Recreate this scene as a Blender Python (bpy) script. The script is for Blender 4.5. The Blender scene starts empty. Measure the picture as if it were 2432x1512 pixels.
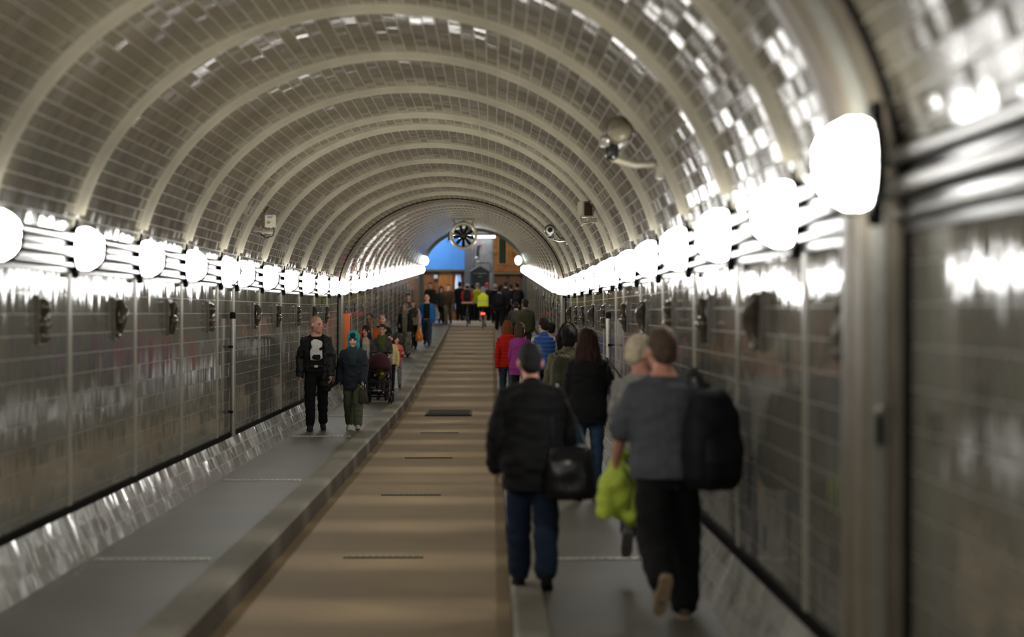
import bpy, bmesh, math, random
import numpy as np
from mathutils import Vector, Matrix, noise as mnoise

random.seed(7)
rng = np.random.default_rng(7)
SC = bpy.context.scene
COL = SC.collection
PI = math.pi

# ------------------------------------------------------------------ camera, world, exposure
F = 5067.0                    # focal length in pixels of the 2432-wide frame (75 mm lens)
CX, CZ = 0.84, 1.88           # camera stands right of the tunnel axis, eye height above the pavement
cam_d = bpy.data.cameras.new('camera'); cam = bpy.data.objects.new('camera', cam_d); COL.objects.link(cam)
cam.location = (CX, 0, CZ)
cam_d.sensor_width = 36.0; cam_d.lens = 36.0 * F / 2432.0
yaw = math.atan((1216 - 1168) / F); pitch = math.atan((756 - 742) / F)
cam.rotation_euler = (PI / 2 - pitch, 0, -yaw)
cam_d.clip_start = 0.1; cam_d.clip_end = 400
cam_d.dof.use_dof = True; cam_d.dof.focus_distance = 34.5; cam_d.dof.aperture_fstop = 75.0 / 54.0
SC.camera = cam
SC.view_settings.view_transform = 'Standard'; SC.view_settings.look = 'None'
SC.view_settings.gamma = 1.0; SC.view_settings.use_curve_mapping = False
SC.view_settings.exposure = 0.0
W = bpy.data.worlds.new('world'); SC.world = W; W.use_nodes = True
W.node_tree.nodes['Background'].inputs[0].default_value = (0.02, 0.02, 0.02, 1)
W.node_tree.nodes['Background'].inputs[1].default_value = 0.2
cy = SC.cycles
cy.max_bounces = 4; cy.diffuse_bounces = 2; cy.glossy_bounces = 3; cy.transmission_bounces = 2; cy.use_adaptive_sampling = True; cy.adaptive_threshold = 0.06
cy.transparent_max_bounces = 6; cy.caustics_reflective = False; cy.caustics_refractive = False
cy.sample_clamp_indirect = 4.0; cy.use_denoising = True; cy.use_light_tree = True
BULB_W = 265.0                # each lamp's bulb
DOME_E = 18.0                 # glow of each lamp's glass

# ------------------------------------------------------------------ ground profile and pixel helper
GRADE, KNEE, KW = 0.0284, 44.5, 2.2
YEND = 97.4
def zf(y):
    if y > YEND: y = YEND
    t = (y - KNEE) / KW
    return GRADE * KW * (math.log1p(math.exp(t)) if t < 30 else t)
def px2(px, y):               # pixel column at depth y -> world x
    return CX + (px - 1168.0) * y / F
def pz2(py, y):
    return CZ + (742.0 - py) * y / F
LANE_Z = -0.20

# ------------------------------------------------------------------ materials
_M = {}
def new_mat(name):
    m = bpy.data.materials.new(name); m.use_nodes = True
    nt = m.node_tree
    return m, nt, nt.nodes, nt.links, nt.nodes['Principled BSDF']
def mat(name, col, rough=0.6, metal=0.0, var=0.12, nscale=30.0, emis=None, estr=0.0, sheen=0.0, spec=0.5):
    if name in _M: return _M[name]
    m, nt, N, L, p = new_mat(name)
    p.inputs['Roughness'].default_value = rough; p.inputs['Metallic'].default_value = metal
    p.inputs['Specular IOR Level'].default_value = spec
    if var > 0:
        tc = N.new('ShaderNodeTexCoord'); nz = N.new('ShaderNodeTexNoise'); nz.inputs['Scale'].default_value = nscale
        nz.inputs['Detail'].default_value = 3
        mp = N.new('ShaderNodeMapRange'); mp.inputs['From Min'].default_value = 0.3; mp.inputs['From Max'].default_value = 0.7
        mp.inputs['To Min'].default_value = 1 - var; mp.inputs['To Max'].default_value = 1 + var
        mx = N.new('ShaderNodeVectorMath'); mx.operation = 'SCALE'; mx.inputs[0].default_value = col[:3]
        L.new(tc.outputs['Object'], nz.inputs['Vector']); L.new(nz.outputs[0], mp.inputs['Value'])
        L.new(mp.outputs[0], mx.inputs['Scale']); L.new(mx.outputs[0], p.inputs['Base Color'])
    else:
        p.inputs['Base Color'].default_value = (*col[:3], 1)
    if sheen: p.inputs['Sheen Weight'].default_value = sheen
    if emis:
        p.inputs['Emission Color'].default_value = (*emis, 1); p.inputs['Emission Strength'].default_value = estr
    _M[name] = m
    return m
def cloth(col, rough=0.9):
    return mat('cloth_%03d%03d%03d_%d' % tuple([int(min(1, max(0, c)) * 999) for c in col] + [int(rough * 10)]), col, rough, var=0.16, nscale=45, spec=0.25)

def tile_material(name, base, grout, rowh=0.155, tilew=0.30, tilt=0.022, wav=0.085, rough=0.07, graffiti=False, mortar=0.006, vs=0.9, vjoint=0.35, us=11.0, ior=1.6):
    m, nt, N, L, p = new_mat(name)
    uv = N.new('ShaderNodeUVMap')
    def math1(op, a_, b_=None, c_=None):
        q = N.new('ShaderNodeMath'); q.operation = op
        for i_, v_ in enumerate((a_, b_, c_)):
            if v_ is None: continue
            if isinstance(v_, (int, float)): q.inputs[i_].default_value = v_
            else: L.new(v_, q.inputs[i_])
        return q.outputs[0]
    s0 = N.new('ShaderNodeSeparateXYZ'); L.new(uv.outputs[0], s0.inputs[0])
    def joint(sock, size, half):      # 1 inside a joint of the given half width, 0 on the tile
        f_ = math1('FRACT', math1('DIVIDE', sock, size)); d_ = math1('MULTIPLY', math1('SUBTRACT', 0.5, math1('ABSOLUTE', math1('SUBTRACT', f_, 0.5))), size)
        return math1('SUBTRACT', 1.0, math1('MINIMUM', 1.0, math1('DIVIDE', d_, half)))
    jh = math1('POWER', joint(s0.outputs[1], rowh, mortar), 0.5); jv = math1('MULTIPLY', math1('POWER', joint(s0.outputs[0], tilew, mortar * 0.7), 0.5), vjoint)
    fac = math1('MAXIMUM', jh, jv)
    dv = N.new('ShaderNodeVectorMath'); dv.operation = 'DIVIDE'; dv.inputs[1].default_value = (tilew, rowh, 1); L.new(uv.outputs[0], dv.inputs[0])
    fl = N.new('ShaderNodeVectorMath'); fl.operation = 'FLOOR'; L.new(dv.outputs[0], fl.inputs[0])
    wn = N.new('ShaderNodeTexWhiteNoise'); wn.noise_dimensions = '2D'; L.new(fl.outputs[0], wn.inputs['Vector'])
    b1 = [c * 0.98 for c in base]; b2 = [min(1, c * 1.02) for c in base]
    m0 = N.new('ShaderNodeMix'); m0.data_type = 'RGBA'; m0.inputs[6].default_value = (*b1, 1); m0.inputs[7].default_value = (*b2, 1); L.new(wn.outputs[0], m0.inputs[0])
    m1 = N.new('ShaderNodeMix'); m1.data_type = 'RGBA'; m1.inputs[7].default_value = (*grout, 1); L.new(fac, m1.inputs[0]); L.new(m0.outputs[2], m1.inputs[6])
    col_out = m1.outputs[2]
    # grime mottling of the old glaze
    nz = N.new('ShaderNodeTexNoise'); nz.inputs['Scale'].default_value = 0.9; nz.inputs['Detail'].default_value = 5
    L.new(uv.outputs[0], nz.inputs['Vector'])
    mr = N.new('ShaderNodeMapRange'); mr.inputs['From Min'].default_value = 0.3; mr.inputs['From Max'].default_value = 0.7
    mr.inputs['To Min'].default_value = 0.86; mr.inputs['To Max'].default_value = 1.1
    L.new(nz.outputs[0], mr.inputs['Value'])
    sc = N.new('ShaderNodeVectorMath'); sc.operation = 'SCALE'
    L.new(col_out, sc.inputs[0]); L.new(mr.outputs[0], sc.inputs['Scale']); col_out = sc.outputs[0]
    if graffiti:          # pink scrawl sprayed over some tiles of the left springing
        sp = N.new('ShaderNodeSeparateXYZ'); L.new(uv.outputs[0], sp.inputs[0])
        def band(sock, lo, hi):
            a = N.new('ShaderNodeMath'); a.operation = 'GREATER_THAN'; a.inputs[1].default_value = lo; L.new(sock, a.inputs[0])
            b = N.new('ShaderNodeMath'); b.operation = 'LESS_THAN'; b.inputs[1].default_value = hi; L.new(sock, b.inputs[0])
            c = N.new('ShaderNodeMath'); c.operation = 'MULTIPLY'; L.new(a.outputs[0], c.inputs[0]); L.new(b.outputs[0], c.inputs[1])
            return c.outputs[0]
        n2 = N.new('ShaderNodeTexNoise'); n2.inputs['Scale'].default_value = 3.2; n2.inputs['Detail'].default_value = 1
        L.new(uv.outputs[0], n2.inputs['Vector'])
        th = N.new('ShaderNodeMath'); th.operation = 'GREATER_THAN'; th.inputs[1].default_value = 0.585; L.new(n2.outputs[0], th.inputs[0])
        k = None
        for s in (band(sp.outputs[0], 43.5, 60.0), band(sp.outputs[1], 0.1, 1.0), th.outputs[0]):
            if k is None: k = s
            else:
                q = N.new('ShaderNodeMath'); q.operation = 'MULTIPLY'; L.new(k, q.inputs[0]); L.new(s, q.inputs[1]); k = q.outputs[0]
        mx = N.new('ShaderNodeMix'); mx.data_type = 'RGBA'; mx.inputs[7].default_value = (0.55, 0.04, 0.12, 1)
        L.new(k, mx.inputs[0]); L.new(col_out, mx.inputs[6]); col_out = mx.outputs[2]
    L.new(col_out, p.inputs['Base Color'])
    # every tile sits a little out of true, and its glaze waves along the wall
    s1 = N.new('ShaderNodeVectorMath'); s1.operation = 'SUBTRACT'; s1.inputs[1].default_value = (.5, .5, .5); L.new(wn.outputs['Color'], s1.inputs[0])
    s1b = N.new('ShaderNodeVectorMath'); s1b.operation = 'SCALE'; s1b.inputs['Scale'].default_value = tilt; L.new(s1.outputs[0], s1b.inputs[0])
    mm = N.new('ShaderNodeVectorMath'); mm.operation = 'MULTIPLY'; mm.inputs[1].default_value = (us, vs, 1); L.new(uv.outputs[0], mm.inputs[0])
    n3 = N.new('ShaderNodeTexNoise'); n3.inputs['Scale'].default_value = 1.0; n3.inputs['Detail'].default_value = 2; L.new(mm.outputs[0], n3.inputs['Vector'])
    s2 = N.new('ShaderNodeVectorMath'); s2.operation = 'SUBTRACT'; s2.inputs[1].default_value = (.5, .5, .5); L.new(n3.outputs['Color'], s2.inputs[0])
    s2b = N.new('ShaderNodeVectorMath'); s2b.operation = 'SCALE'; s2b.inputs['Scale'].default_value = wav; L.new(s2.outputs[0], s2b.inputs[0])
    g = N.new('ShaderNodeNewGeometry')
    a1 = N.new('ShaderNodeVectorMath'); L.new(g.outputs['Normal'], a1.inputs[0]); L.new(s1b.outputs[0], a1.inputs[1])
    a2 = N.new('ShaderNodeVectorMath'); L.new(a1.outputs[0], a2.inputs[0]); L.new(s2b.outputs[0], a2.inputs[1])
    no = N.new('ShaderNodeVectorMath'); no.operation = 'NORMALIZE'; L.new(a2.outputs[0], no.inputs[0])
    L.new(no.outputs[0], p.inputs['Normal'])
    rr = N.new('ShaderNodeMapRange'); rr.inputs['To Min'].default_value = rough; rr.inputs['To Max'].default_value = 0.6
    L.new(fac, rr.inputs['Value']); L.new(rr.outputs[0], p.inputs['Roughness'])
    p.inputs['IOR'].default_value = ior
    _M[name] = m
    return m
def ground_material(name, c1, c2, rough=0.75, fine=90.0):
    m, nt, N, L, p = new_mat(name)
    tc = N.new('ShaderNodeTexCoord')
    n1 = N.new('ShaderNodeTexNoise'); n1.inputs['Scale'].default_value = 1.2; n1.inputs['Detail'].default_value = 6; L.new(tc.outputs['Object'], n1.inputs['Vector'])
    n2 = N.new('ShaderNodeTexNoise'); n2.inputs['Scale'].default_value = fine; n2.inputs['Detail'].default_value = 2; L.new(tc.outputs['Object'], n2.inputs['Vector'])
    ad = N.new('ShaderNodeMath'); ad.operation = 'ADD'; L.new(n1.outputs[0], ad.inputs[0]); L.new(n2.outputs[0], ad.inputs[1])
    mr = N.new('ShaderNodeMapRange'); mr.inputs['From Min'].default_value = 0.7; mr.inputs['From Max'].default_value = 1.3; L.new(ad.outputs[0], mr.inputs['Value'])
    mx = N.new('ShaderNodeMix'); mx.data_type = 'RGBA'; mx.inputs[6].default_value = (*c1, 1); mx.inputs[7].default_value = (*c2, 1)
    L.new(mr.outputs[0], mx.inputs[0]); L.new(mx.outputs[2], p.inputs['Base Color'])
    p.inputs['Roughness'].default_value = rough
    bp = N.new('ShaderNodeBump'); bp.inputs['Strength'].default_value = 0.15; bp.inputs['Distance'].default_value = 0.01
    L.new(n2.outputs[0], bp.inputs['Height']); L.new(bp.outputs[0], p.inputs['Normal'])
    _M[name] = m
    return m

# ------------------------------------------------------------------ mesh builder
class MB:
    def __init__(s): s.v = []; s.f = []; s.uv = None
    def add(s, vs, fs):
        o = len(s.v); s.v.extend([tuple(map(float, q)) for q in vs]); s.f.extend([tuple(i + o for i in q) for q in fs]); return s
    def box(s, c, d, rot=None, bev=0.0):
        hx, hy, hz = d[0] / 2, d[1] / 2, d[2] / 2
        bm = bmesh.new(); bmesh.ops.create_cube(bm, size=1.0)
        for v in bm.verts: v.co = Vector((v.co.x * d[0], v.co.y * d[1], v.co.z * d[2]))
        if bev > 0: bmesh.ops.bevel(bm, geom=list(bm.edges), offset=bev, segments=2, affect='EDGES')
        bm.verts.index_update()
        R = rot if rot is not None else Matrix.Identity(3)
        s.add([R @ v.co + Vector(c) for v in bm.verts], [[q.index for q in f.verts] for f in bm.faces]); bm.free(); return s
    def ell(s, c, r, R=None, nu=16, nv=10):
        R = R if R is not None else Matrix.Identity(3); c = Vector(c)
        vs = [c + R @ Vector((0, 0, -r[2]))]
        for j in range(1, nv):
            th = PI * j / nv - PI / 2
            for i in range(nu):
                a = 2 * PI * i / nu
                vs.append(c + R @ Vector((r[0] * math.cos(th) * math.cos(a), r[1] * math.cos(th) * math.sin(a), r[2] * math.sin(th))))
        vs.append(c + R @ Vector((0, 0, r[2]))); fs = []
        for i in range(nu): fs.append((0, 1 + (i + 1) % nu, 1 + i))
        for j in range(nv - 2):
            for i in range(nu):
                a = 1 + j * nu + i; b = 1 + j * nu + (i + 1) % nu
                fs.append((a, b, b + nu, a + nu))
        t = len(vs) - 1; o = 1 + (nv - 2) * nu
        for i in range(nu): fs.append((o + i, o + (i + 1) % nu, t))
        return s.add(vs, fs)
    def loft(s, rings, cap=True):
        n = len(rings[0]); vs = [p for r in rings for p in r]; fs = []
        for j in range(len(rings) - 1):
            for i in range(n):
                a = j * n + i; b = j * n + (i + 1) % n
                fs.append((a, b, b + n, a + n))
        if cap:
            fs.append(tuple(range(n - 1, -1, -1))); fs.append(tuple((len(rings) - 1) * n + i for i in range(n)))
        return s.add(vs, fs)
    def eloft(s, secs, n=20, power=2.2):          # secs: (cx,cy,cz,rx,ry) horizontal superellipses
        rings = []
        for (x, y, z, rx, ry) in secs:
            r = []
            for i in range(n):
                a = 2 * PI * i / n; ca, sa = math.cos(a), math.sin(a)
                r.append(Vector((x + rx * math.copysign(abs(ca) ** (2 / power), ca), y + ry * math.copysign(abs(sa) ** (2 / power), sa), z)))
            rings.append(r)
        return s.loft(rings)
    def tube(s, pts, rad, n=10, closed=False, flat=(1, 1), up=None, round_ends=True):
        P = [Vector(p) for p in pts]; k = len(P)
        if not hasattr(rad, '__len__'): rad = [rad] * k
        rad = list(rad)
        if round_ends and not closed and k >= 2:
            d0 = (P[0] - P[1]).normalized(); d1 = (P[-1] - P[-2]).normalized()
            P = [P[0] + d0 * rad[0] * 0.8, P[0] + d0 * rad[0] * 0.5] + P + [P[-1] + d1 * rad[-1] * 0.5, P[-1] + d1 * rad[-1] * 0.8]
            rad = [rad[0] * 0.45, rad[0] * 0.85] + rad + [rad[-1] * 0.85, rad[-1] * 0.45]; k = len(P)
        T = []
        for i in range(k):
            if closed: t = P[(i + 1) % k] - P[i - 1]
            else: t = P[min(i + 1, k - 1)] - P[max(i - 1, 0)]
            T.append(t.normalized() if t.length > 1e-9 else Vector((0, 0, 1)))
        u = Vector(up) if up is not None else (Vector((0, 0, 1)) if abs(T[0].z) < 0.9 else Vector((1, 0, 0)))
        rings = []
        for i in range(k):
            u = (u - T[i] * u.dot(T[i]))
            u = u.normalized() if u.length > 1e-6 else T[i].orthogonal().normalized()
            w = T[i].cross(u)
            rings.append([P[i] + (u * math.cos(2 * PI * q / n) * flat[0] + w * math.sin(2 * PI * q / n) * flat[1]) * rad[i] for q in range(n)])
        if closed:
            rings.append(rings[0]); return s.loft(rings, cap=False)
        return s.loft(rings)
    def prism(s, poly, axis, a, b):               # poly 2d extruded along axis from a to b
        def P(u, v, t): return {'x': (t, u, v), 'y': (u, t, v), 'z': (u, v, t)}[axis]
        n = len(poly); vs = [P(u, v, a) for u, v in poly] + [P(u, v, b) for u, v in poly]
        fs = [(i, (i + 1) % n, (i + 1) % n + n, i + n) for i in range(n)] + [tuple(range(n - 1, -1, -1)), tuple(range(n, 2 * n))]
        return s.add(vs, fs)
    def mesh(s, name):
        me = bpy.data.meshes.new(name); me.from_pydata(s.v, [], s.f); me.update()
        bm = bmesh.new(); bm.from_mesh(me); bmesh.ops.recalc_face_normals(bm, faces=bm.faces); bm.to_mesh(me); bm.free()
        return me
    def build(s, name, m, parent=None, smooth=True):
        me = s.mesh(name); ob = bpy.data.objects.new(name, me); COL.objects.link(ob)
        if m is not None: me.materials.append(m)
        if smooth:
            me.polygons.foreach_set('use_smooth', [True] * len(me.polygons))
            try: me.set_sharp_from_angle(angle=math.radians(40))
            except Exception: pass
        if parent is not None: ob.parent = parent
        return ob
def tag(o, label=None, cat=None, group=None, kind=None):
    if label: o['label'] = label
    if cat: o['category'] = cat
    if group: o['group'] = group
    if kind: o['kind'] = kind
    return o
def empty(name, loc, rz=0.0, label=None, cat=None, group=None):
    o = bpy.data.objects.new(name, None); COL.objects.link(o); o.location = loc; o.rotation_euler = (0, 0, rz)
    o.empty_display_size = 0.2
    return tag(o, label, cat, group)
def copy_tree(o, parent=None, loc=None, rz=None, label=None):
    c = o.copy(); COL.objects.link(c)
    if parent is not None: c.parent = parent
    if loc is not None: c.location = loc
    if rz is not None: c.rotation_euler = (0, 0, rz)
    if label: c['label'] = label
    for ch in list(o.children): copy_tree(ch, c)
    return c
ORD = ['nearest', 'second', 'third', 'fourth', 'fifth', 'sixth', 'seventh', 'eighth', 'ninth', 'tenth', 'eleventh', 'twelfth', 'thirteenth',
       'fourteenth', 'fifteenth', 'sixteenth', 'seventeenth', 'eighteenth', 'nineteenth', 'twentieth', 'twenty-first', 'twenty-second', 'twenty-third', 'twenty-fourth', 'twenty-fifth']

# ------------------------------------------------------------------ tunnel shell
HW, ZS, BH = 2.40, 2.18, 2.05          # half width, springing height, rise of the vault
SKT = 0.36
def vault_pt(t, a=HW, b=BH): return (-a * math.cos(t), ZS + b * math.sin(t))
M_WALL = tile_material('wall_tile', (0.172, 0.167, 0.140), (0.21, 0.205, 0.172), vjoint=0.03, mortar=0.003, ior=1.7, wav=0.125, us=15.0)
M_VAULT = tile_material('vault_tile', (0.156, 0.140, 0.101), (0.262, 0.240, 0.185), graffiti=True, tilt=0.105, wav=0.06, mortar=0.006, rowh=0.105, tilew=0.15, rough=0.16, us=5.0, vs=3.0, vjoint=0.05)
M_SKIRT = tile_material('skirt_tile', (0.44, 0.44, 0.40), (0.12, 0.115, 0.10), rowh=0.13, tilew=0.26, tilt=0.07, wav=0.30, rough=0.10, us=9.0, mortar=0.006, vs=2.5, vjoint=0.8)
M_RIB = mat('rib_glaze', (0.315, 0.287, 0.215), 0.5, var=0.1, nscale=4)
M_RING = mat('ring_stone', (0.185, 0.158, 0.118), 0.35, var=0.12, nscale=5)
M_DARK = mat('dark_gap', (0.006, 0.0055, 0.005), 0.9, var=0, spec=0.05)
M_PAVE = ground_material('pavement', (0.092, 0.083, 0.061), (0.115, 0.104, 0.077), 0.55)
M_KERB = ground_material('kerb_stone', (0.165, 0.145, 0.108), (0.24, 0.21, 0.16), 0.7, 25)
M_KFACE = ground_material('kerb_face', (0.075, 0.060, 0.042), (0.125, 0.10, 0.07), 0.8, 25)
M_LANE = ground_material('lane_concrete', (0.26, 0.182, 0.096), (0.32, 0.227, 0.122), 0.65)

YS = sorted(set([round(-8 + 0.8 * i, 3) for i in range(int((YEND + 8) / 0.8) + 1)] + [YEND]))
def sweep(name, prof, m, kind='structure', ys=YS, smooth=True):
    """prof: open polyline of (x, z) in the tunnel's cross-section, carried along the rising floor; uv in metres."""
    nv = len(prof); vs = []; fs = []; uvs = []
    acc = [0.0]
    for i in range(1, nv): acc.append(acc[-1] + math.dist(prof[i], prof[i - 1]))
    for y in ys:
        z0 = zf(y)
        for (x, z) in prof: vs.append((x, y, z + z0))
    for j in range(len(ys) - 1):
        for i in range(nv - 1):
            fs.append((j * nv + i, j * nv + i + 1, (j + 1) * nv + i + 1, (j + 1) * nv + i))
            uvs += [(ys[j], acc[i]), (ys[j], acc[i + 1]), (ys[j + 1], acc[i + 1]), (ys[j + 1], acc[i])]
    me = bpy.data.meshes.new(name); me.from_pydata(vs, [], fs)
    uvl = me.uv_layers.new(name='UVMap')
    uvl.data.foreach_set('uv', [c for q in uvs for c in q])
    me.materials.append(m)
    if smooth: me.polygons.foreach_set('use_smooth', [True] * len(me.polygons))
    me.update(); ob = bpy.data.objects.new(name, me); COL.objects.link(ob); ob['kind'] = kind
    return ob
# profiles run so that normals face into the tunnel
sweep('wall_left', [(-HW, ZS), (-HW, 1.6), (-HW, 1.0), (-HW, SKT)], M_WALL)
sweep('wall_right', [(HW, SKT), (HW, 1.0), (HW, 1.6), (HW, ZS)], M_WALL)
sweep('ceiling', [vault_pt(PI * i / 64) for i in range(65)][::-1][::-1], M_VAULT)
sweep('baseboard_left', [(-HW + 0.02, SKT), (-HW + 0.16, 0.0)], M_SKIRT, smooth=False)
sweep('baseboard_right', [(HW - 0.16, 0.0), (HW - 0.02, SKT)], M_SKIRT, smooth=False)
sweep('trim_1', [(-HW, SKT + 0.04), (-HW + 0.03, SKT + 0.04), (-HW + 0.03, SKT - 0.012), (-HW + 0.012, SKT - 0.012)], M_DARK, smooth=False)
sweep('trim_2', [(HW, SKT + 0.04), (HW - 0.03, SKT + 0.04), (HW - 0.03, SKT - 0.012), (HW - 0.012, SKT - 0.012)], M_DARK, smooth=False)
def hall_ys(): return YS + [104.0]
KI, KO = 0.97, 1.24
sweep('floor_pavement_left', [(-HW + 0.05, 0.0), (-KO, 0.0)], M_PAVE, ys=hall_ys(), smooth=False)
sweep('floor_pavement_right', [(KO - 0.06, 0.0), (HW - 0.05, 0.0)], M_PAVE, ys=hall_ys(), smooth=False)
sweep('trim_3', [(-KO, 0.0), (-KO, 0.012), (-KI - 0.03, 0.012), (-KI, -0.02)], M_KERB, ys=hall_ys(), smooth=False)
sweep('trim_4', [(KI, -0.02), (KI + 0.03, 0.012), (KO - 0.06, 0.012), (KO - 0.06, 0.0)], M_KERB, ys=hall_ys(), smooth=False)
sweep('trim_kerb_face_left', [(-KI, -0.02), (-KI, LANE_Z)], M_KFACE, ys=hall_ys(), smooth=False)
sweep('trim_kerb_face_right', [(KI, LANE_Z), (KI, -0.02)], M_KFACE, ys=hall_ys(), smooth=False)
sweep('floor_lane', [(-KI, LANE_Z), (-0.3, LANE_Z), (0.3, LANE_Z), (KI, LANE_Z)], M_LANE, ys=hall_ys(), smooth=False)

_l = bpy.data.objects['floor_lane'].data
for v_ in _l.vertices:          # the roadway comes up level with the hall at the tunnel mouth
    if v_.co.y > 78: v_.co.z += -LANE_Z * min(1.0, (v_.co.y - 78) / 19.5)
def arch_path(off, n=56, z_low=0.0):
    pts = [(-HW + off, z_low), (-HW + off, 1.1)]
    pts += [(-(HW - off) * math.cos(PI * i / n), ZS + (BH - off) * math.sin(PI * i / n)) for i in range(n + 1)]
    pts += [(HW - off, 1.1), (HW - off, z_low)]
    return pts
def arch_band(name, y, prof, m, n=56, z_low=0.0, kind='structure', vault_only=False):
    """prof: list of (offset into tunnel, dy); swept round the section."""
    vs = []; fs = []; np_ = len(prof); k = 0
    paths = [arch_path(o, n, z_low)[6:-6] if vault_only else arch_path(o, n, z_low) for o, _ in prof]
    z0 = zf(y)
    for i in range(len(paths[0])):
        for q, (o, dy) in enumerate(prof):
            x, z = paths[q][i]; vs.append((x, y + dy, z + z0))
    for i in range(len(paths[0]) - 1):
        for q in range(np_ - 1):
            fs.append((i * np_ + q, i * np_ + q + 1, (i + 1) * np_ + q + 1, (i + 1) * np_ + q))
    mb = MB(); mb.add(vs, fs); ob = mb.build(name, m)
    ob['kind'] = kind
    return ob
LAMP_Y = [7.75, 10.6, 13.5, 16.4, 19.4, 22.3, 25.2, 26.8, 29.75, 32.8, 35.9, 39.0, 42.0, 44.85]
FAR_Y = [48.5 + 3.08 * i for i in range(16)]
BACK_Y = [-5.5, -2.2, 1.1, 4.4]
RIB_PROF = [(-0.006 + 0.062 * (0.5 + 0.5 * math.cos(PI * q / 8)) ** 1.0, 0.17 * q / 8) for q in range(-8, 9)]
STRIP_PROF = [(-0.004, -0.07), (0.008, -0.06), (0.008, 0.06), (-0.004, 0.07)]
M_STRIPW = mat('wall_strip', (0.30, 0.287, 0.24), 0.25, var=0.1, nscale=4)
tn = 5
for y in LAMP_Y[1:-1] + FAR_Y + BACK_Y:
    arch_band('trim_%d' % tn, y, RIB_PROF if y < 44 else [(o * 0.35, d * 0.4) for o, d in RIB_PROF], M_RIB, vault_only=True); tn += 1
    arch_band('trim_%d' % tn, y, STRIP_PROF, M_STRIPW); tn += 1
RING_PROF = [(-0.02, -0.15), (0.05, -0.15), (0.06, -0.12), (0.15, -0.11), (0.18, -0.07), (0.18, 0.02), (0.155, 0.05), (0.155, 0.08), (0.19, 0.10), (0.19, 0.22), (0.16, 0.26), (0.05, 0.27), (-0.02, 0.28)]
for y, k_ in ((8.12, 1.0), (45.0, 0.5)):
    arch_band('trim_%d' % tn, y, [(o * k_, d) for o, d in RING_PROF], M_RING); tn += 1
arch_band('trim_%d' % tn, 8.12, [(0.072, -0.118), (0.082, -0.130), (0.132, -0.126), (0.142, -0.108)], mat('ring_inset', (0.26, 0.255, 0.215), 0.3, var=0.1)); tn += 1
GROOVE = [(-0.02, -0.21), (0.02, -0.20), (0.02, -0.15), (-0.02, -0.145)]
for y in (8.12, 45.0):
    arch_band('trim_%d' % tn, y, GROOVE, M_DARK); tn += 1
END_PROF = [(-0.02, -0.30), (0.10, -0.30), (0.14, -0.22), (0.14, 0.0), (-0.3, 0.0)]
arch_band('trim_%d' % tn, YEND, END_PROF, mat('end_frame', (0.10, 0.10, 0.085), 0.5)); tn += 1
b = MB(); b.box((0, -8.1, 2.2), (5.4, 0.15, 5.2)); o = b.build('wall_back', mat('back_plaster', (0.3, 0.28, 0.24), 0.8)); o['kind'] = 'structure'

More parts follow.
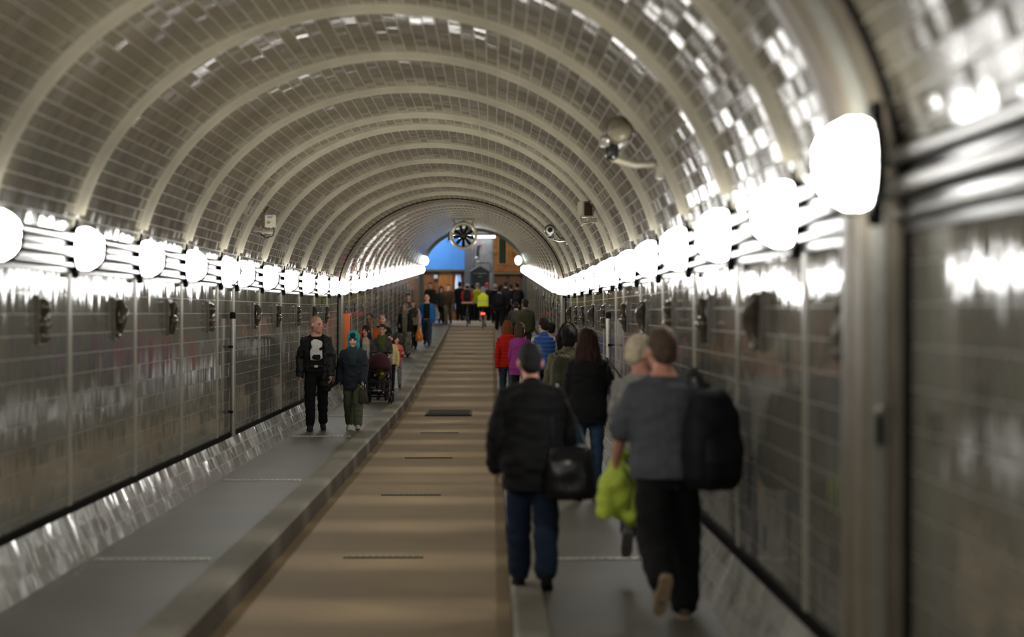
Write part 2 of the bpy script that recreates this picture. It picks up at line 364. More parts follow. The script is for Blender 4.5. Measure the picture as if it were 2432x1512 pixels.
# ------------------------------------------------------------------ lamps
M_PLATE = mat('lamp_plate', (0.010, 0.009, 0.008), 0.8, spec=0.1)
M_CAGE = mat('lamp_cage', (0.16, 0.155, 0.14), 0.45, metal=0.8)
def glow_mat():
    m, nt, N, L, p = new_mat('lamp_glass')
    out = N['Material Output']; N.remove(p)
    em = N.new('ShaderNodeEmission'); em.inputs[0].default_value = (1.0, 0.985, 0.95, 1); em.inputs[1].default_value = DOME_E / 0.45
    tr = N.new('ShaderNodeBsdfTransparent'); mx = N.new('ShaderNodeMixShader'); mx.inputs[0].default_value = 0.45
    L.new(tr.outputs[0], mx.inputs[1]); L.new(em.outputs[0], mx.inputs[2]); L.new(mx.outputs[0], out.inputs[0])
    return m
M_GLOW = glow_mat()
LZ = 2.37
def make_lamp():
    """lamp on the right wall: mounting face at local x=0, dome towards -x."""
    r = empty('wall_lamp', (0, 0, 0))
    b = MB(); b.box((-0.012, 0, 0), (0.05, 0.10, 0.50), bev=0.008)
    b.tube([(-0.04, 0, 0), (0.0, 0, 0)], [0.19, 0.195], n=28, round_ends=False)
    b.build('back_plate', M_PLATE, r)
    # glass: a dome with a shoulder, revolved about the x axis
    prof = [(-0.035, 0.170), (-0.07, 0.184), (-0.13, 0.182), (-0.19, 0.150), (-0.235, 0.108), (-0.252, 0.07), (-0.254, 0.012)]
    rings = [[Vector((x, rr * math.cos(2 * PI * i / 26), rr * math.sin(2 * PI * i / 26))) for i in range(26)] for x, rr in prof]
    b = MB(); b.loft(rings); b.build('glass_dome', M_GLOW, r)
    b = MB()
    for x, rr in ((-0.10, 0.192), (-0.205, 0.142)):
        b.tube([(x, rr * math.cos(2 * PI * i / 24), rr * math.sin(2 * PI * i / 24)) for i in range(24)], 0.005, n=6, closed=True)
    for a in (0, PI / 4, -PI / 4):
        c, s_ = math.cos(a), math.sin(a)
        pts = [(-0.03, 0.19), (-0.10, 0.194), (-0.16, 0.186), (-0.212, 0.145), (-0.25, 0.09), (-0.266, 0.0)]
        pts = pts + [(x, -rr) for x, rr in pts[::-1][1:]]
        b.tube([(x, rr * c, rr * s_) for x, rr in pts], 0.005, n=6)
    b.build('wire_cage', M_CAGE, r)
    # strap across the lower dome, shaped to throw dark bands over the roadway
    b = MB(); pts = [(-0.02, 0.20), (-0.10, 0.205), (-0.165, 0.195), (-0.22, 0.152), (-0.262, 0.09), (-0.276, 0.0)]
    pts = [(x, -z) for x, z in pts] + [(-0.272, 0.045)]
    hw = 0.060
    vs = []; fs = []
    for x, z in pts: vs += [(x, -hw, z), (x, hw, z)]
    for i in range(len(pts) - 1): fs.append((2 * i, 2 * i + 1, 2 * i + 3, 2 * i + 2))
    b.add(vs, fs); o = b.build('strap', M_PLATE, r)
    md = o.modifiers.new('thick', 'SOLIDIFY'); md.thickness = 0.004
    ld = bpy.data.lights.new('bulb', 'SPOT'); ld.energy = BULB_W; ld.color = (1.0, 0.96, 0.87); ld.shadow_soft_size = 0.015; ld.spot_size = math.radians(152); ld.spot_blend = 0.85
    lo = bpy.data.objects.new('bulb', ld); COL.objects.link(lo); lo.parent = r; lo.location = (-0.07, 0, 0); lo.rotation_euler = (0, PI / 2, 0)
    r.scale = (0.9, 0.9, 0.9)
    return r
proto = make_lamp(); first = True
for side, sn, rz in ((1, 'right', 0.0), (-1, 'left', PI)):
    for k, y in enumerate(LAMP_Y):
        x = side * (HW - 0.035 - (0.12 if k in (0,) else 0.0)); z = LZ + zf(y) + (0.05 if k == 0 else 0)
        lab = 'glowing caged dome lamp on the %s wall, %s from the foreground' % (sn, ORD[k])
        if k == 0: lab = 'glowing caged dome lamp on the %s foreground pilaster' % sn
        if first:
            proto.location = (x, y, z); proto.rotation_euler = (0, 0, rz); tag(proto, lab, 'lamp', 'caged wall lamps of the near tunnel'); first = False
        else:
            c = copy_tree(proto, loc=(x, y, z), rz=rz, label=lab)
    for k, y in enumerate(FAR_Y):
        c = copy_tree(proto, loc=(side * (HW - 0.035), y, LZ + zf(y)), rz=rz, label='glowing caged dome lamp on the %s wall, %s beyond the middle arch ring' % (sn, ORD[k].replace('nearest', 'first')))
        c['group'] = 'caged wall lamps of the far tunnel'
    for k, y in enumerate(BACK_Y):
        c = copy_tree(proto, loc=(side * (HW - 0.035), y, LZ + zf(y)), rz=rz, label='caged dome lamp on the %s wall behind the camera' % sn)
        c['group'] = 'caged wall lamps behind the camera'

# ------------------------------------------------------------------ cable trays with corrugated conduits
def corr_mat():
    m, nt, N, L, p = new_mat('corrugated_conduit')
    p.inputs['Base Color'].default_value = (0.22, 0.215, 0.205, 1); p.inputs['Metallic'].default_value = 0.85; p.inputs['Roughness'].default_value = 0.28
    tc = N.new('ShaderNodeTexCoord'); wv = N.new('ShaderNodeTexWave'); wv.bands_direction = 'Y'; wv.inputs['Scale'].default_value = 9.0
    L.new(tc.outputs['Object'], wv.inputs['Vector'])
    bp = N.new('ShaderNodeBump'); bp.inputs['Strength'].default_value = 0.8; bp.inputs['Distance'].default_value = 0.02
    L.new(wv.outputs[1], bp.inputs['Height']); L.new(bp.outputs[0], p.inputs['Normal'])
    return m
M_CORR = corr_mat()
M_TRAY = mat('cable_tray', (0.075, 0.075, 0.075), 0.3, metal=0.4, var=0.2, nscale=6)
for side, sn in ((1, 'right'), (-1, 'left')):
    for (y0, y1, seg) in ((-7.5, 44.7, 'near'), (45.4, 97.0, 'far')):
        r = empty('cable_tray', (side * HW, y0, LZ + zf(y0)), 0, 'dark cable tray with corrugated conduits between lamps along the %s wall, %s tunnel' % (sn, seg), 'cable tray')
        ys = [y0 + (y1 - y0) * i / 40 for i in range(41)]
        b = MB(); vs = []; fs = []
        sec = [(0.01, -0.19), (-0.02, -0.19), (-0.02, 0.17), (0.03, 0.17)]
        for y in ys:
            for dx, dz in sec: vs.append((side * dx, y - y0, dz + zf(y) - zf(y0)))
        for j in range(40):
            for i in range(3): fs.append((j * 4 + i, j * 4 + i + 1, j * 4 + i + 5, j * 4 + i + 4))
        b.add(vs, fs); b.build('tray_back', M_TRAY, r, smooth=False)
        for dz, rr in ((0.085, 0.035), (-0.03, 0.04), (-0.13, 0.022)):
            b = MB(); b.tube([(side * (-0.02 - rr), y - y0, dz + zf(y) - zf(y0)) for y in ys], rr, n=12); b.build('conduit', M_CORR, r)

# ------------------------------------------------------------------ glazed reliefs on the walls
M_REL = mat('relief_glaze', (0.075, 0.06, 0.045), 0.22, var=0.5, nscale=14)
def make_relief(kind):
    r = empty('wall_relief', (0, 0, 0))
    b = MB(); b.box((-0.012, 0, 0), (0.03, 0.26, 0.36), bev=0.01); b.build('plaque', mat('relief_plaque', (0.13, 0.115, 0.09), 0.25, var=0.3), r)
    b = MB()
    if kind == 0:      # a fish standing on its tail
        b.tube([(-0.05, -0.02, -0.12), (-0.06, 0.03, -0.03), (-0.065, 0.0, 0.06), (-0.05, -0.03, 0.14)], [0.018, 0.05, 0.06, 0.03], n=12)
        b.ell((-0.045, 0.03, -0.145), (0.015, 0.06, 0.03)); b.ell((-0.05, 0.07, 0.03), (0.012, 0.03, 0.05))
    elif kind == 1:    # shells and weed
        for (y, z, rr) in ((0, 0.09, 0.06), (-0.05, -0.02, 0.05), (0.05, -0.04, 0.055), (0.0, -0.12, 0.045)):
            b.ell((-0.035, y, z), (0.05, rr, rr * 1.1))
    else:              # a crab
        b.ell((-0.05, 0, -0.03), (0.05, 0.085, 0.06))
        for sgn in (-1, 1):
            b.tube([(-0.05, sgn * 0.07, 0.0), (-0.06, sgn * 0.10, 0.06), (-0.06, sgn * 0.06, 0.13)], [0.018, 0.02, 0.03], n=8)
            for q in range(3): b.tube([(-0.04, sgn * 0.06, -0.05), (-0.05, sgn * 0.11, -0.06 - 0.03 * q), (-0.035, sgn * 0.10, -0.12 - 0.02 * q)], 0.012, n=6)
    b.build('figure', M_REL, r)
    return r
REL_Y = [9.2, 12.3, 15.3, 18.35, 21.4, 24.4, 29.0, 32.0, 35.4, 38.4]
RELF_Y = [41.3] + [47.0 + 3.02 * i for i in range(12)]
protos = [make_relief(i) for i in range(3)]; used = [False] * 3
for side, sn, rz in ((1, 'right', 0.0), (-1, 'left', PI)):
    for k, y in enumerate(REL_Y + RELF_Y):
        kd = (k * 2 + (side > 0)) % 3
        lab = 'dark glazed %s relief on %s wall, %s from the foreground' % (('fish', 'shell', 'crab')[kd], sn, ORD[k])
        loc = (side * HW, y, 1.83 + zf(y))
        if not used[kd]:
            used[kd] = True; o = protos[kd]; o.location = loc; o.rotation_euler = (0, 0, rz); tag(o, lab, 'relief', 'glazed reliefs along the walls')
        else:
            c = copy_tree(protos[kd], loc=loc, rz=rz, label=lab); tag(c, lab, 'relief', 'glazed reliefs along the walls')
            if y > 44: c.scale = (0.55, 0.9, 0.85)

# ------------------------------------------------------------------ wall pipes, orange cabinet, floor fittings
M_STEEL = mat('brushed_steel', (0.42, 0.40, 0.36), 0.35, metal=0.7)
for side, sn, y in ((-1, 'left', 26.3), (1, 'right', 27.6)):
    r = empty('wall_conduit', (side * (HW - 0.05), y, SKT), 0, 'pale vertical conduit pipe with dark cap on the %s wall' % sn, 'pipe')
    b = MB(); b.tube([(0, 0, 0), (0, 0, 1.46)], 0.032, n=12, round_ends=False); b.build('pipe', M_STEEL, r)
    b = MB(); b.tube([(0, 0, 1.46), (0, 0, 1.50)], 0.037, n=12); b.build('cap', M_PLATE, r)
    b = MB()
    for z in (0.3, 1.1): b.box((side * 0.02, 0, z), (0.06, 0.10, 0.03))
    b.build('clamp', M_PLATE, r)
r = empty('extinguisher_cabinet', (-HW + 0.02, 46.0, 0.98), 0, 'narrow orange fire cabinet on the left wall just beyond the arch ring', 'cabinet')
b = MB(); b.box((0.09, 0, 0.42), (0.18, 0.34, 0.92), bev=0.01); b.build('cabinet_body', mat('orange_paint', (0.85, 0.19, 0.04), 0.4, var=0.05), r)
b = MB(); b.box((0.19, 0, 0.42), (0.02, 0.30, 0.86), bev=0.004); b.build('cabinet_door', mat('black_paint', (0.02, 0.02, 0.02), 0.4, var=0), r)
b = MB(); b.box((0.205, -0.10, 0.42), (0.02, 0.02, 0.10)); b.build('handle', M_STEEL, r)
r = empty('latch_fitting', (HW - 0.11, 7.985, 1.47), 0, 'small dark latch fitting low on the right foreground pilaster', 'fitting')
b = MB(); b.box((0, -0.012, -0.03), (0.022, 0.025, 0.12), bev=0.006); b.build('plate', M_PLATE, r)
b = MB(); b.ell((0, -0.02, 0.045), (0.018, 0.018, 0.018)); b.build('knob', M_STEEL, r)
M_SLOT = mat('drain_iron', (0.035, 0.04, 0.032), 0.5, metal=0.3)
for k, (y, xc, w) in enumerate(((18.1, -0.08, 0.68), (24.3, -0.08, 0.68), (30.5, -0.06, 0.68), (36.8, -0.06, 0.66), (60.0, -0.05, 0.66), (70.0, -0.05, 0.66))):
    r = empty('drain_slot', (xc, y, LANE_Z + zf(y)), 0, 'thin dark drain slot across the tan roadway, %s from the foreground' % ORD[k], 'drain', 'drain slots in the roadway')
    b = MB(); b.box((0, 0, 0.004), (w, 0.05, 0.014), bev=0.003); b.build('slot_frame', M_SLOT, r)
    b = MB()
    for q in range(12): b.box((-w / 2 + w * (q + 0.5) / 12, 0, 0.012), (0.012, 0.04, 0.008))
    b.build('bars', M_STEEL, r)
r = empty('drain_grate', (-0.03, 43.4, LANE_Z + zf(43.4)), 0, 'wide dark drain grating in the roadway at the foot of the rise', 'drain')
b = MB(); b.box((0, 0, 0.008), (0.92, 2.0, 0.03), bev=0.005); b.build('grate_frame', M_SLOT, r)
b = MB()
for q in range(7): b.box((0, -0.85 + q * 0.28, 0.028), (0.84, 0.05, 0.02))
b.build('bars', mat('grate_bars', (0.10, 0.095, 0.08), 0.5, metal=0.4), r)
M_STRIP = mat('joint_metal', (0.62, 0.60, 0.55), 0.35, metal=0.3)
for side, sn in ((-1, 'left'), (1, 'right')):
    for k, y in enumerate((16.25, 23.9, 32.4, 38.6, 44.2, 49.0, 56.0)):
        x0, x1 = (KO + 0.06, HW - 0.22)
        r = empty('joint_strip', (side * (x0 + x1) / 2, y, zf(y)), 0, 'pale studded metal joint strip across the %s pavement, %s from the foreground' % (sn, ORD[k]), 'floor strip', 'joint strips across the pavements')
        b = MB(); b.box((0, 0, 0.004), (x1 - x0, 0.09, 0.012), bev=0.003); b.build('strip', M_STRIP, r)
        b = MB()
        for q in range(14): b.ell((-(x1 - x0) / 2 + (x1 - x0) * (q + 0.5) / 14, 0, 0.010), (0.02, 0.025, 0.010), nu=8, nv=6)
        b.build('studs', M_STEEL, r)

# ------------------------------------------------------------------ cameras, floodlight, fan under the vault
M_CAMW = mat('camera_housing', (0.24, 0.21, 0.14), 0.4, var=0.08)
M_CAML = mat('floodlight_paint', (0.46, 0.42, 0.32), 0.4, var=0.08)
M_CAMD = mat('camera_dark', (0.02, 0.02, 0.02), 0.25, var=0)
M_GLASS = mat('lens_glass', (0.01, 0.01, 0.012), 0.05, var=0)
def bracket(mb, p, q, r=0.022):
    p = Vector(p); q = Vector(q); mb.tube([p, (p + q) / 2 + Vector((0, 0, -0.03)), q], r, n=8)
# near right: round housing seen from behind on a long arm
y = 17.0
cx_, cz_ = px2(1462, y), pz2(318, y); ex, ez = px2(1562, y), pz2(388, y)
r = empty('security_camera', (cx_, y, cz_), 0, 'blurred round security camera on long bracket, highest on the right vault', 'camera')
b = MB(); b.tube([(0.02, -0.16, 0.02), (0.02, 0.20, 0.0)], [0.10, 0.105], n=24); b.build('housing', M_CAMW, r)
b = MB(); b.tube([(0.02, -0.175, 0.02), (0.02, -0.13, 0.02)], [0.108, 0.108], n=24, round_ends=False); b.build('rim', mat('camera_rim', (0.10, 0.09, 0.07), 0.5), r)
b = MB(); b.ell((0.02, -0.172, 0.02), (0.094, 0.02, 0.094)); b.build('back_cover', M_CAMW, r)
b = MB(); b.box((-0.09, -0.05, -0.06), (0.08, 0.12, 0.09), bev=0.01); b.ell((-0.08, -0.13, -0.05), (0.035, 0.035, 0.035)); b.build('motor_box', M_STEEL, r)
b = MB(); b.tube([(-0.03, 0, -0.10), (-0.03, 0, -0.17)], 0.055, n=16); b.build('swivel', M_CAMD, r)
b = MB(); bracket(b, (-0.03, 0, -0.19), (ex - cx_, 0.05, ez - cz_), 0.03); b.box((ex - cx_ + 0.02, 0.05, ez - cz_ + 0.0), (0.05, 0.2, 0.24), bev=0.008); b.build('bracket', M_CAML, r)
# middle right: floodlight with white rim and dark face
y = 26.5
cx_, cz_ = px2(1392, y), pz2(497, y)
r = empty('floodlight', (cx_, y, cz_), math.radians(35), 'square floodlight with dark glass and pale rim on the right vault', 'floodlight')
b = MB(); b.box((0, 0.02, 0), (0.16, 0.12, 0.20), bev=0.012); b.build('housing', M_CAML, r)
b = MB(); b.box((0.0, -0.045, 0), (0.12, 0.02, 0.16), bev=0.004); b.build('glass', mat('flood_glass', (0.05, 0.035, 0.02), 0.15, var=0), r)
b = MB(); b.tube([(0.10, 0, -0.09), (0.13, 0.02, 0.02), (0.08, 0.04, 0.15), (0.0, 0.05, 0.18)], 0.011, n=8); b.tube([(-0.09, 0, -0.09), (-0.03, 0.02, -0.17), (0.06, 0.03, -0.16), (0.14, 0.05, -0.12)], 0.011, n=8); b.build('yoke', M_STEEL, r)
b = MB(); b.box((0.13, 0.05, -0.13), (0.14, 0.05, 0.06), bev=0.008); b.ell((-0.07, 0.0, -0.17), (0.022, 0.022, 0.035)); b.build('mount', M_CAML, r)
# far right: camera facing us, round front
y = 36.5
cx_, cz_ = px2(1306, y), pz2(547, y); ex, ez = px2(1349, y), pz2(571, y)
r = empty('security_camera', (cx_, y, cz_), 0, 'small round-fronted security camera on an arm, right side above the arch ring', 'camera')
b = MB(); b.tube([(0, -0.12, 0), (0, 0.2, 0)], [0.075, 0.07], n=22); b.build('housing', mat('camera_white', (0.62, 0.60, 0.54), 0.35, var=0.05), r)
b = MB(); b.tube([(0, -0.10, 0.012), (0, 0.18, 0.012)], [0.092, 0.092], n=22, round_ends=False); b.build('sun_hood', M_CAMD, r)
b = MB(); b.tube([(0, -0.185, 0), (0, -0.15, 0)], 0.042, n=18); b.build('lens', M_GLASS, r)
b = MB(); b.box((0.02, 0, -0.12), (0.10, 0.08, 0.025)); b.box((0.055, 0, -0.10), (0.02, 0.06, 0.06)); b.tube([(0.10, 0, -0.04), (0.17, 0, -0.13), (0.27, 0, -0.14)], 0.008, n=6); b.build('swivel', M_CAMD, r)
b = MB(); bracket(b, (0.0, 0, -0.14), (ex - cx_, 0.05, ez - cz_), 0.02); b.box((ex - cx_, 0.05, ez - cz_), (0.06, 0.12, 0.12), bev=0.006); b.build('bracket', M_STEEL, r)
# left: junction box with blue sticker
y = 27.5
cx_, cz_ = px2(643, y), pz2(525, y)
r = empty('junction_box', (cx_, y, cz_), 0, 'pale camera control box with small blue sticker on the left vault', 'box')
b = MB(); b.box((0, 0, 0), (0.135, 0.10, 0.16), bev=0.008); b.build('box_body', mat('box_paint', (0.55, 0.50, 0.40), 0.45, var=0.1), r)
b = MB(); b.box((0.0, -0.052, 0.045), (0.06, 0.004, 0.022)); b.build('sticker', mat('blue_sticker', (0.22, 0.24, 0.42), 0.5, var=0), r)
b = MB(); b.box((-0.02, -0.052, -0.02), (0.04, 0.006, 0.03), bev=0.002); b.build('latch', mat('brass_latch', (0.30, 0.20, 0.06), 0.4, metal=0.5), r)
b = MB(); b.box((-0.095, 0.02, 0.0), (0.03, 0.06, 0.20)); b.tube([(-0.09, 0.02, 0.09), (-0.03, 0.05, 0.18)], 0.014, n=8); b.tube([(-0.09, 0.02, 0.08), (-0.17, 0.05, -0.12)], 0.008, n=8); b.build('strut', mat('rust_brown', (0.12, 0.075, 0.04), 0.6), r)
b = MB(); b.box((-0.05, 0.0, -0.135), (0.17, 0.10, 0.04), bev=0.008); b.box((-0.12, 0.03, -0.10), (0.03, 0.08, 0.07)); b.box((-0.19, 0.06, -0.11), (0.16, 0.05, 0.05)); b.build('mount', M_CAMW, r)
b = MB(); b.tube([(0.04, 0.0, -0.08), (0.05, -0.01, -0.13), (0.03, 0, -0.19), (-0.06, 0.02, -0.22), (-0.13, 0.04, -0.16)], 0.009, n=8); b.build('cable', M_CAMD, r)
# jet fan
y = 68.0
fx, fz = px2(1101, y), pz2(560, y)
r = empty('ventilation_fan', (fx, y, fz), 0, 'round jet fan with dark blades hanging from the vault of the far tunnel', 'fan')
b = MB()
prof = [(0.385, -0.30), (0.40, -0.32), (0.40, 0.5), (0.345, 0.5), (0.345, -0.25), (0.36, -0.30)]
rings = [[Vector((rr * math.cos(2 * PI * i / 48), dy, rr * math.sin(2 * PI * i / 48))) for rr, dy in prof] for i in range(48)]
rings.append(rings[0]); b.loft(rings, cap=False); b.build('casing', mat('fan_casing', (0.42, 0.38, 0.28), 0.35, metal=0.35), r)
b = MB(); b.tube([(0.40 * math.cos(a), -0.31, 0.40 * math.sin(a)) for a in np.linspace(0, 2 * PI, 48, endpoint=False)], 0.048, n=12, closed=True); b.build('rim', mat('fan_rim', (0.50, 0.45, 0.32), 0.3, metal=0.4), r)
b = MB(); b.tube([(0, -0.16, 0), (0, 0.35, 0)], [0.12, 0.13], n=24); b.build('motor_hub', M_CAMD, r)
for k in range(9):
    a = 2 * PI * k / 9 + 0.2; R = Matrix.Rotation(a, 3, 'Y'); vs = []
    for (x, w, tw) in ((0.10, 0.045, 0.7), (0.22, 0.052, 0.5), (0.335, 0.055, 0.35)):
        for sgn in (-1, 1):
            for th in (-0.006, 0.006):
                vs.append(R @ Vector((x, sgn * w * math.sin(tw) + th, sgn * w * math.cos(tw))))
    fs = []
    for i in range(2):
        o = i * 4
        fs += [(o, o + 2, o + 6, o + 4), (o + 1, o + 5, o + 7, o + 3), (o, o + 4, o + 5, o + 1), (o + 2, o + 3, o + 7, o + 6)]
    fs += [(0, 1, 3, 2), (8, 10, 11, 9)]
    b = MB(); b.add(vs, fs); b.build('blade', M_CAMD, r)
b = MB(); topz = ZS + BH + zf(y) - fz
for sx in (-0.28, 0.28):
    b.box((sx, 0.0, 0.40), (0.04, 0.12, 0.10)); b.tube([(sx, 0, 0.40), (sx * 1.25, 0, topz - 0.04)], 0.02, n=8)
b.box((0, 0, topz - 0.03), (0.76, 0.12, 0.035)); b.box((0, 0, 0.43), (0.16, 0.2, 0.10))
b.build('hanger', mat('fan_hanger', (0.23, 0.21, 0.16), 0.5, metal=0.3), r)
b = MB(); b.box((-0.45, 0.1, 0.0), (0.08, 0.22, 0.26), bev=0.01); b.tube([(-0.47, 0.1, 0.1), (-0.50, 0.1, -0.2)], 0.012, n=6); b.build('terminal_box', M_CAMD, r)

# ------------------------------------------------------------------ shaft hall beyond the tunnel mouth
HZ = zf(YEND)
HY = 103.5
def hx(px, y=HY): return px2(px, y)
def hz(py, y=HY): return pz2(py, y)
M_BLUE = mat('blue_plaster', (0.10, 0.33, 0.80), 0.7, var=0.06, nscale=1.5)
M_WOOD = mat('orange_wood', (0.42, 0.15, 0.03), 0.4, var=0.25, nscale=5)
M_BROWN = mat('brown_wood', (0.23, 0.085, 0.03), 0.45, var=0.3, nscale=5)
M_OLIVE = mat('olive_frame', (0.15, 0.125, 0.07), 0.5, var=0.2)
M_COLUMN = mat('column_plate', (0.34, 0.335, 0.34), 0.35, metal=0.55, var=0.2, nscale=3)
M_CHAR = mat('charcoal_iron', (0.045, 0.05, 0.055), 0.45, metal=0.3, var=0.15)
M_STONE = mat('brown_stone', (0.14, 0.085, 0.05), 0.6, var=0.3, nscale=4)
xl, xc0, xc1, xr = -6.0, hx(1107), hx(1172), 6.0
zb = hz(643)
def sbox(name, c, d, m, bev=0.0):
    b = MB(); b.box(c, d, bev=bev); o = b.build(name, m); o['kind'] = 'structure'; return o
sbox('wall_hall_blue', ((xl + xc0) / 2, HY + 0.2, (zb + 8.5) / 2), (xc0 - xl + 0.3, 0.3, 8.5 - zb), M_BLUE)
sbox('wall_hall_left_low', ((xl + xc0) / 2, HY + 0.2, (HZ + zb) / 2 - 0.05), (xc0 - xl + 0.3, 0.3, zb - HZ + 0.1), M_BROWN)
sbox('wall_hall_right', ((xc1 + xr) / 2, HY + 0.35, 5.0), (xr - xc1 + 0.3, 0.3, 7.4), M_STONE)
sbox('wall_hall_side_left', (xl, 100.6, 5.0), (0.3, 6.4, 7.4), M_BLUE)
sbox('wall_hall_side_right', (xr, 100.6, 5.0), (0.3, 6.4, 7.4), M_STONE)
sbox('ceiling_hall', (0, 100.6, 8.6), (12.4, 6.6, 0.25), mat('hall_ceiling', (0.35, 0.37, 0.40), 0.7))
sbox('floor_hall', (0, 101.0, HZ - 0.11), (12.4, 6.6, 0.2), M_PAVE)
sbox('trim_hall_rail', ((xl + xc0) / 2, HY - 0.02, zb + 0.02), (xc0 - xl, 0.16, 0.09), M_OLIVE, 0.01)
# panelled wainscot on the left
for k, (pa, pb) in enumerate(((1004, 1030), (1042, 1076))):
    r = empty('wood_panel', (hx((pa + pb) / 2), HY + 0.03, hz(700)), 0, ('left' if k == 0 else 'right') + ' brown wooden panel under the blue wall', 'panel')
    w = hx(pb) - hx(pa); h = hz(650) - hz(720)
    b = MB(); b.box((0, 0, h / 2 - 0.45), (w, 0.06, h + 0.5), bev=0.015); b.build('board', M_WOOD if k else M_BROWN, r)
    b = MB()
    for sx in (-1, 1): b.prism([(sx * w / 2, h - 0.2), (sx * w / 2 - sx * 0.18, h - 0.2), (sx * w / 2, h - 0.5)], 'y', -0.05, -0.02)
    b.box((0, -0.03, h - 0.22), (w + 0.1, 0.06, 0.07)); b.build('frame', M_OLIVE, r)
r = empty('wall_sign', (hx(1035), HY - 0.03, hz(657)), 0, 'small white square sign on the brown panel below the blue wall', 'sign')
b = MB(); b.box((0, 0, 0), (0.20, 0.02, 0.19), bev=0.01); b.build('sign_plate', mat('sign_white', (0.70, 0.80, 0.86), 0.4, var=0), r)
b = MB(); b.tube([(-0.03, -0.014, -0.03), (0.0, -0.014, 0.04), (0.03, -0.014, -0.03)], 0.012, n=6); b.build('symbol', mat('sign_blue', (0.25, 0.45, 0.60), 0.5, var=0), r)
r = empty('arched_window', (hx(1088), HY + 0.0, hz(690)), 0, 'tall arched opening showing pale blue light beside the grey column', 'window')
w = (hx(1097) - hx(1080)) / 2; h = hz(651) - hz(690)
pts = [(-w, -0.9), (w, -0.9), (w * 1.06, h * 0.55), (w * 0.85, h * 0.88), (w * 0.7, h), (-w * 0.7, h), (-w * 0.85, h * 0.88), (-w * 1.06, h * 0.55)]
b = MB(); b.prism(pts, 'y', 0.0, 0.06); b.build('pane', mat('painted_glow_pane', (0.30, 0.5, 0.85), 0.3, var=0, emis=(0.25, 0.5, 1.0), estr=0.35), r)  # glow painted in for the lit blue wall behind the opening
b = MB(); b.prism([(-w * 0.85, -0.5), (0.02, -0.3), (-0.02, h * 0.62), (-w * 0.35, h * 0.95), (-w * 0.95, h * 0.85)], 'y', -0.02, 0.0); b.build('painted_lit_reveal', mat('painted_lit_reveal', (0.75, 0.8, 0.9), 0.3, var=0, emis=(0.8, 0.88, 1.0), estr=0.35), r)  # pale glowing sheet painted as the lit side of the opening
b = MB(); q = [Vector((x, -0.02, z)) for x, z in pts]; b.tube(q, 0.03, n=6, closed=True); b.build('frame', M_BROWN, r)
# grey column with pipes
r = empty('column_casing', ((xc0 + xc1) / 2, 102.2, HZ), 0, 'grey metal clad column with pipes in the middle of the far hall', 'column')
cw = xc1 - xc0
b = MB(); b.box((0.12, 0.0, 3.3), (cw - 0.24, 1.4, 6.8)); b.build('cladding', M_COLUMN, r)
b = MB(); b.box((-cw / 2 + 0.12, -0.35, 3.3), (0.34, 0.9, 6.8)); b.build('side_panel', mat('column_side', (0.20, 0.215, 0.24), 0.4, metal=0.3), r)
b = MB()
for x in (-0.28, 0.62): b.box((x, -0.71, 3.3), (0.025, 0.02, 6.8))
b.build('seam', M_CHAR, r)
yf = 101.5
xo = (xc0 + xc1) / 2
b = MB(); b.tube([(px2(1136, yf) - xo, -0.76, pz2(566, yf) - HZ), (px2(1136, yf) - xo, -0.76, pz2(583, yf) - HZ)], 0.06, n=10); b.build('white_pipe', mat('white_pipe', (0.65, 0.6, 0.58), 0.4, var=0), r)
b = MB(); b.tube([(px2(1136, yf) - xo, -0.76, pz2(583, yf) - HZ), (px2(1134, yf) - xo, -0.76, pz2(612, yf) - HZ)], 0.06, n=10)
b.tube([(px2(1136, yf) - xo, -0.74, pz2(624, yf) - HZ), (px2(1165, yf) - xo, -0.74, pz2(624, yf) - HZ), (px2(1166, yf) - xo, -0.74, pz2(645, yf) - HZ)], 0.02, n=8); b.build('pipe', M_CHAR, r)
b = MB(); b.box((px2(1141, yf) - xo, -0.80, pz2(584, yf) - HZ), (0.13, 0.1, 0.08), bev=0.01); b.build('alarm', mat('alarm_red', (0.45, 0.03, 0.03), 0.4, var=0), r)
r = empty('dome_camera', (px2(1132, yf), yf - 0.15, pz2(613, yf)), 0, 'white dome camera on the grey column', 'camera')
b = MB(); b.ell((0, 0, 0), (0.08, 0.08, 0.08)); b.build('dome', mat('camera_white2', (0.75, 0.75, 0.75), 0.3, var=0), r)
b = MB(); b.ell((0.015, -0.06, -0.015), (0.045, 0.035, 0.045)); b.build('lens', M_CAMD, r)
b = MB(); b.box((0.07, 0.05, -0.16), (0.13, 0.12, 0.09), bev=0.012); b.tube([(0.0, 0.03, -0.06), (0.05, 0.05, -0.15)], 0.025, n=8); b.build('mount', mat('camera_white2', (0.75, 0.75, 0.75), 0.3), r)
# gabled charcoal portal in front of the column
yk = 100.6
r = empty('iron_portal', (px2(1140, yk), yk, HZ), 0, 'charcoal gabled portal with dark shutter in front of the grey column', 'portal')
hw_ = (px2(1163, yk) - px2(1118, yk)) / 2; ze = pz2(645, yk) - HZ; zt = pz2(633, yk) - HZ
b = MB(); b.prism([(-hw_, ze - 0.06), (hw_, ze - 0.06), (hw_, ze), (0, zt), (-hw_, ze)], 'y', -0.15, 0.5); b.build('gable', M_CHAR, r)
b = MB(); b.tube([(-hw_ - 0.03, -0.16, ze), (0, -0.16, zt + 0.03)], 0.03, n=6); b.tube([(hw_ + 0.03, -0.16, ze), (0, -0.16, zt + 0.03)], 0.03, n=6); b.build('coping', mat('coping_grey', (0.16, 0.165, 0.17), 0.5, metal=0.3), r)
b = MB(); b.box((0, 0.2, ze / 2 - 0.05), (2 * hw_ - 0.14, 0.5, ze - 0.1)); b.build('shutter', mat('shutter_dark', (0.022, 0.026, 0.032), 0.4, metal=0.2), r)
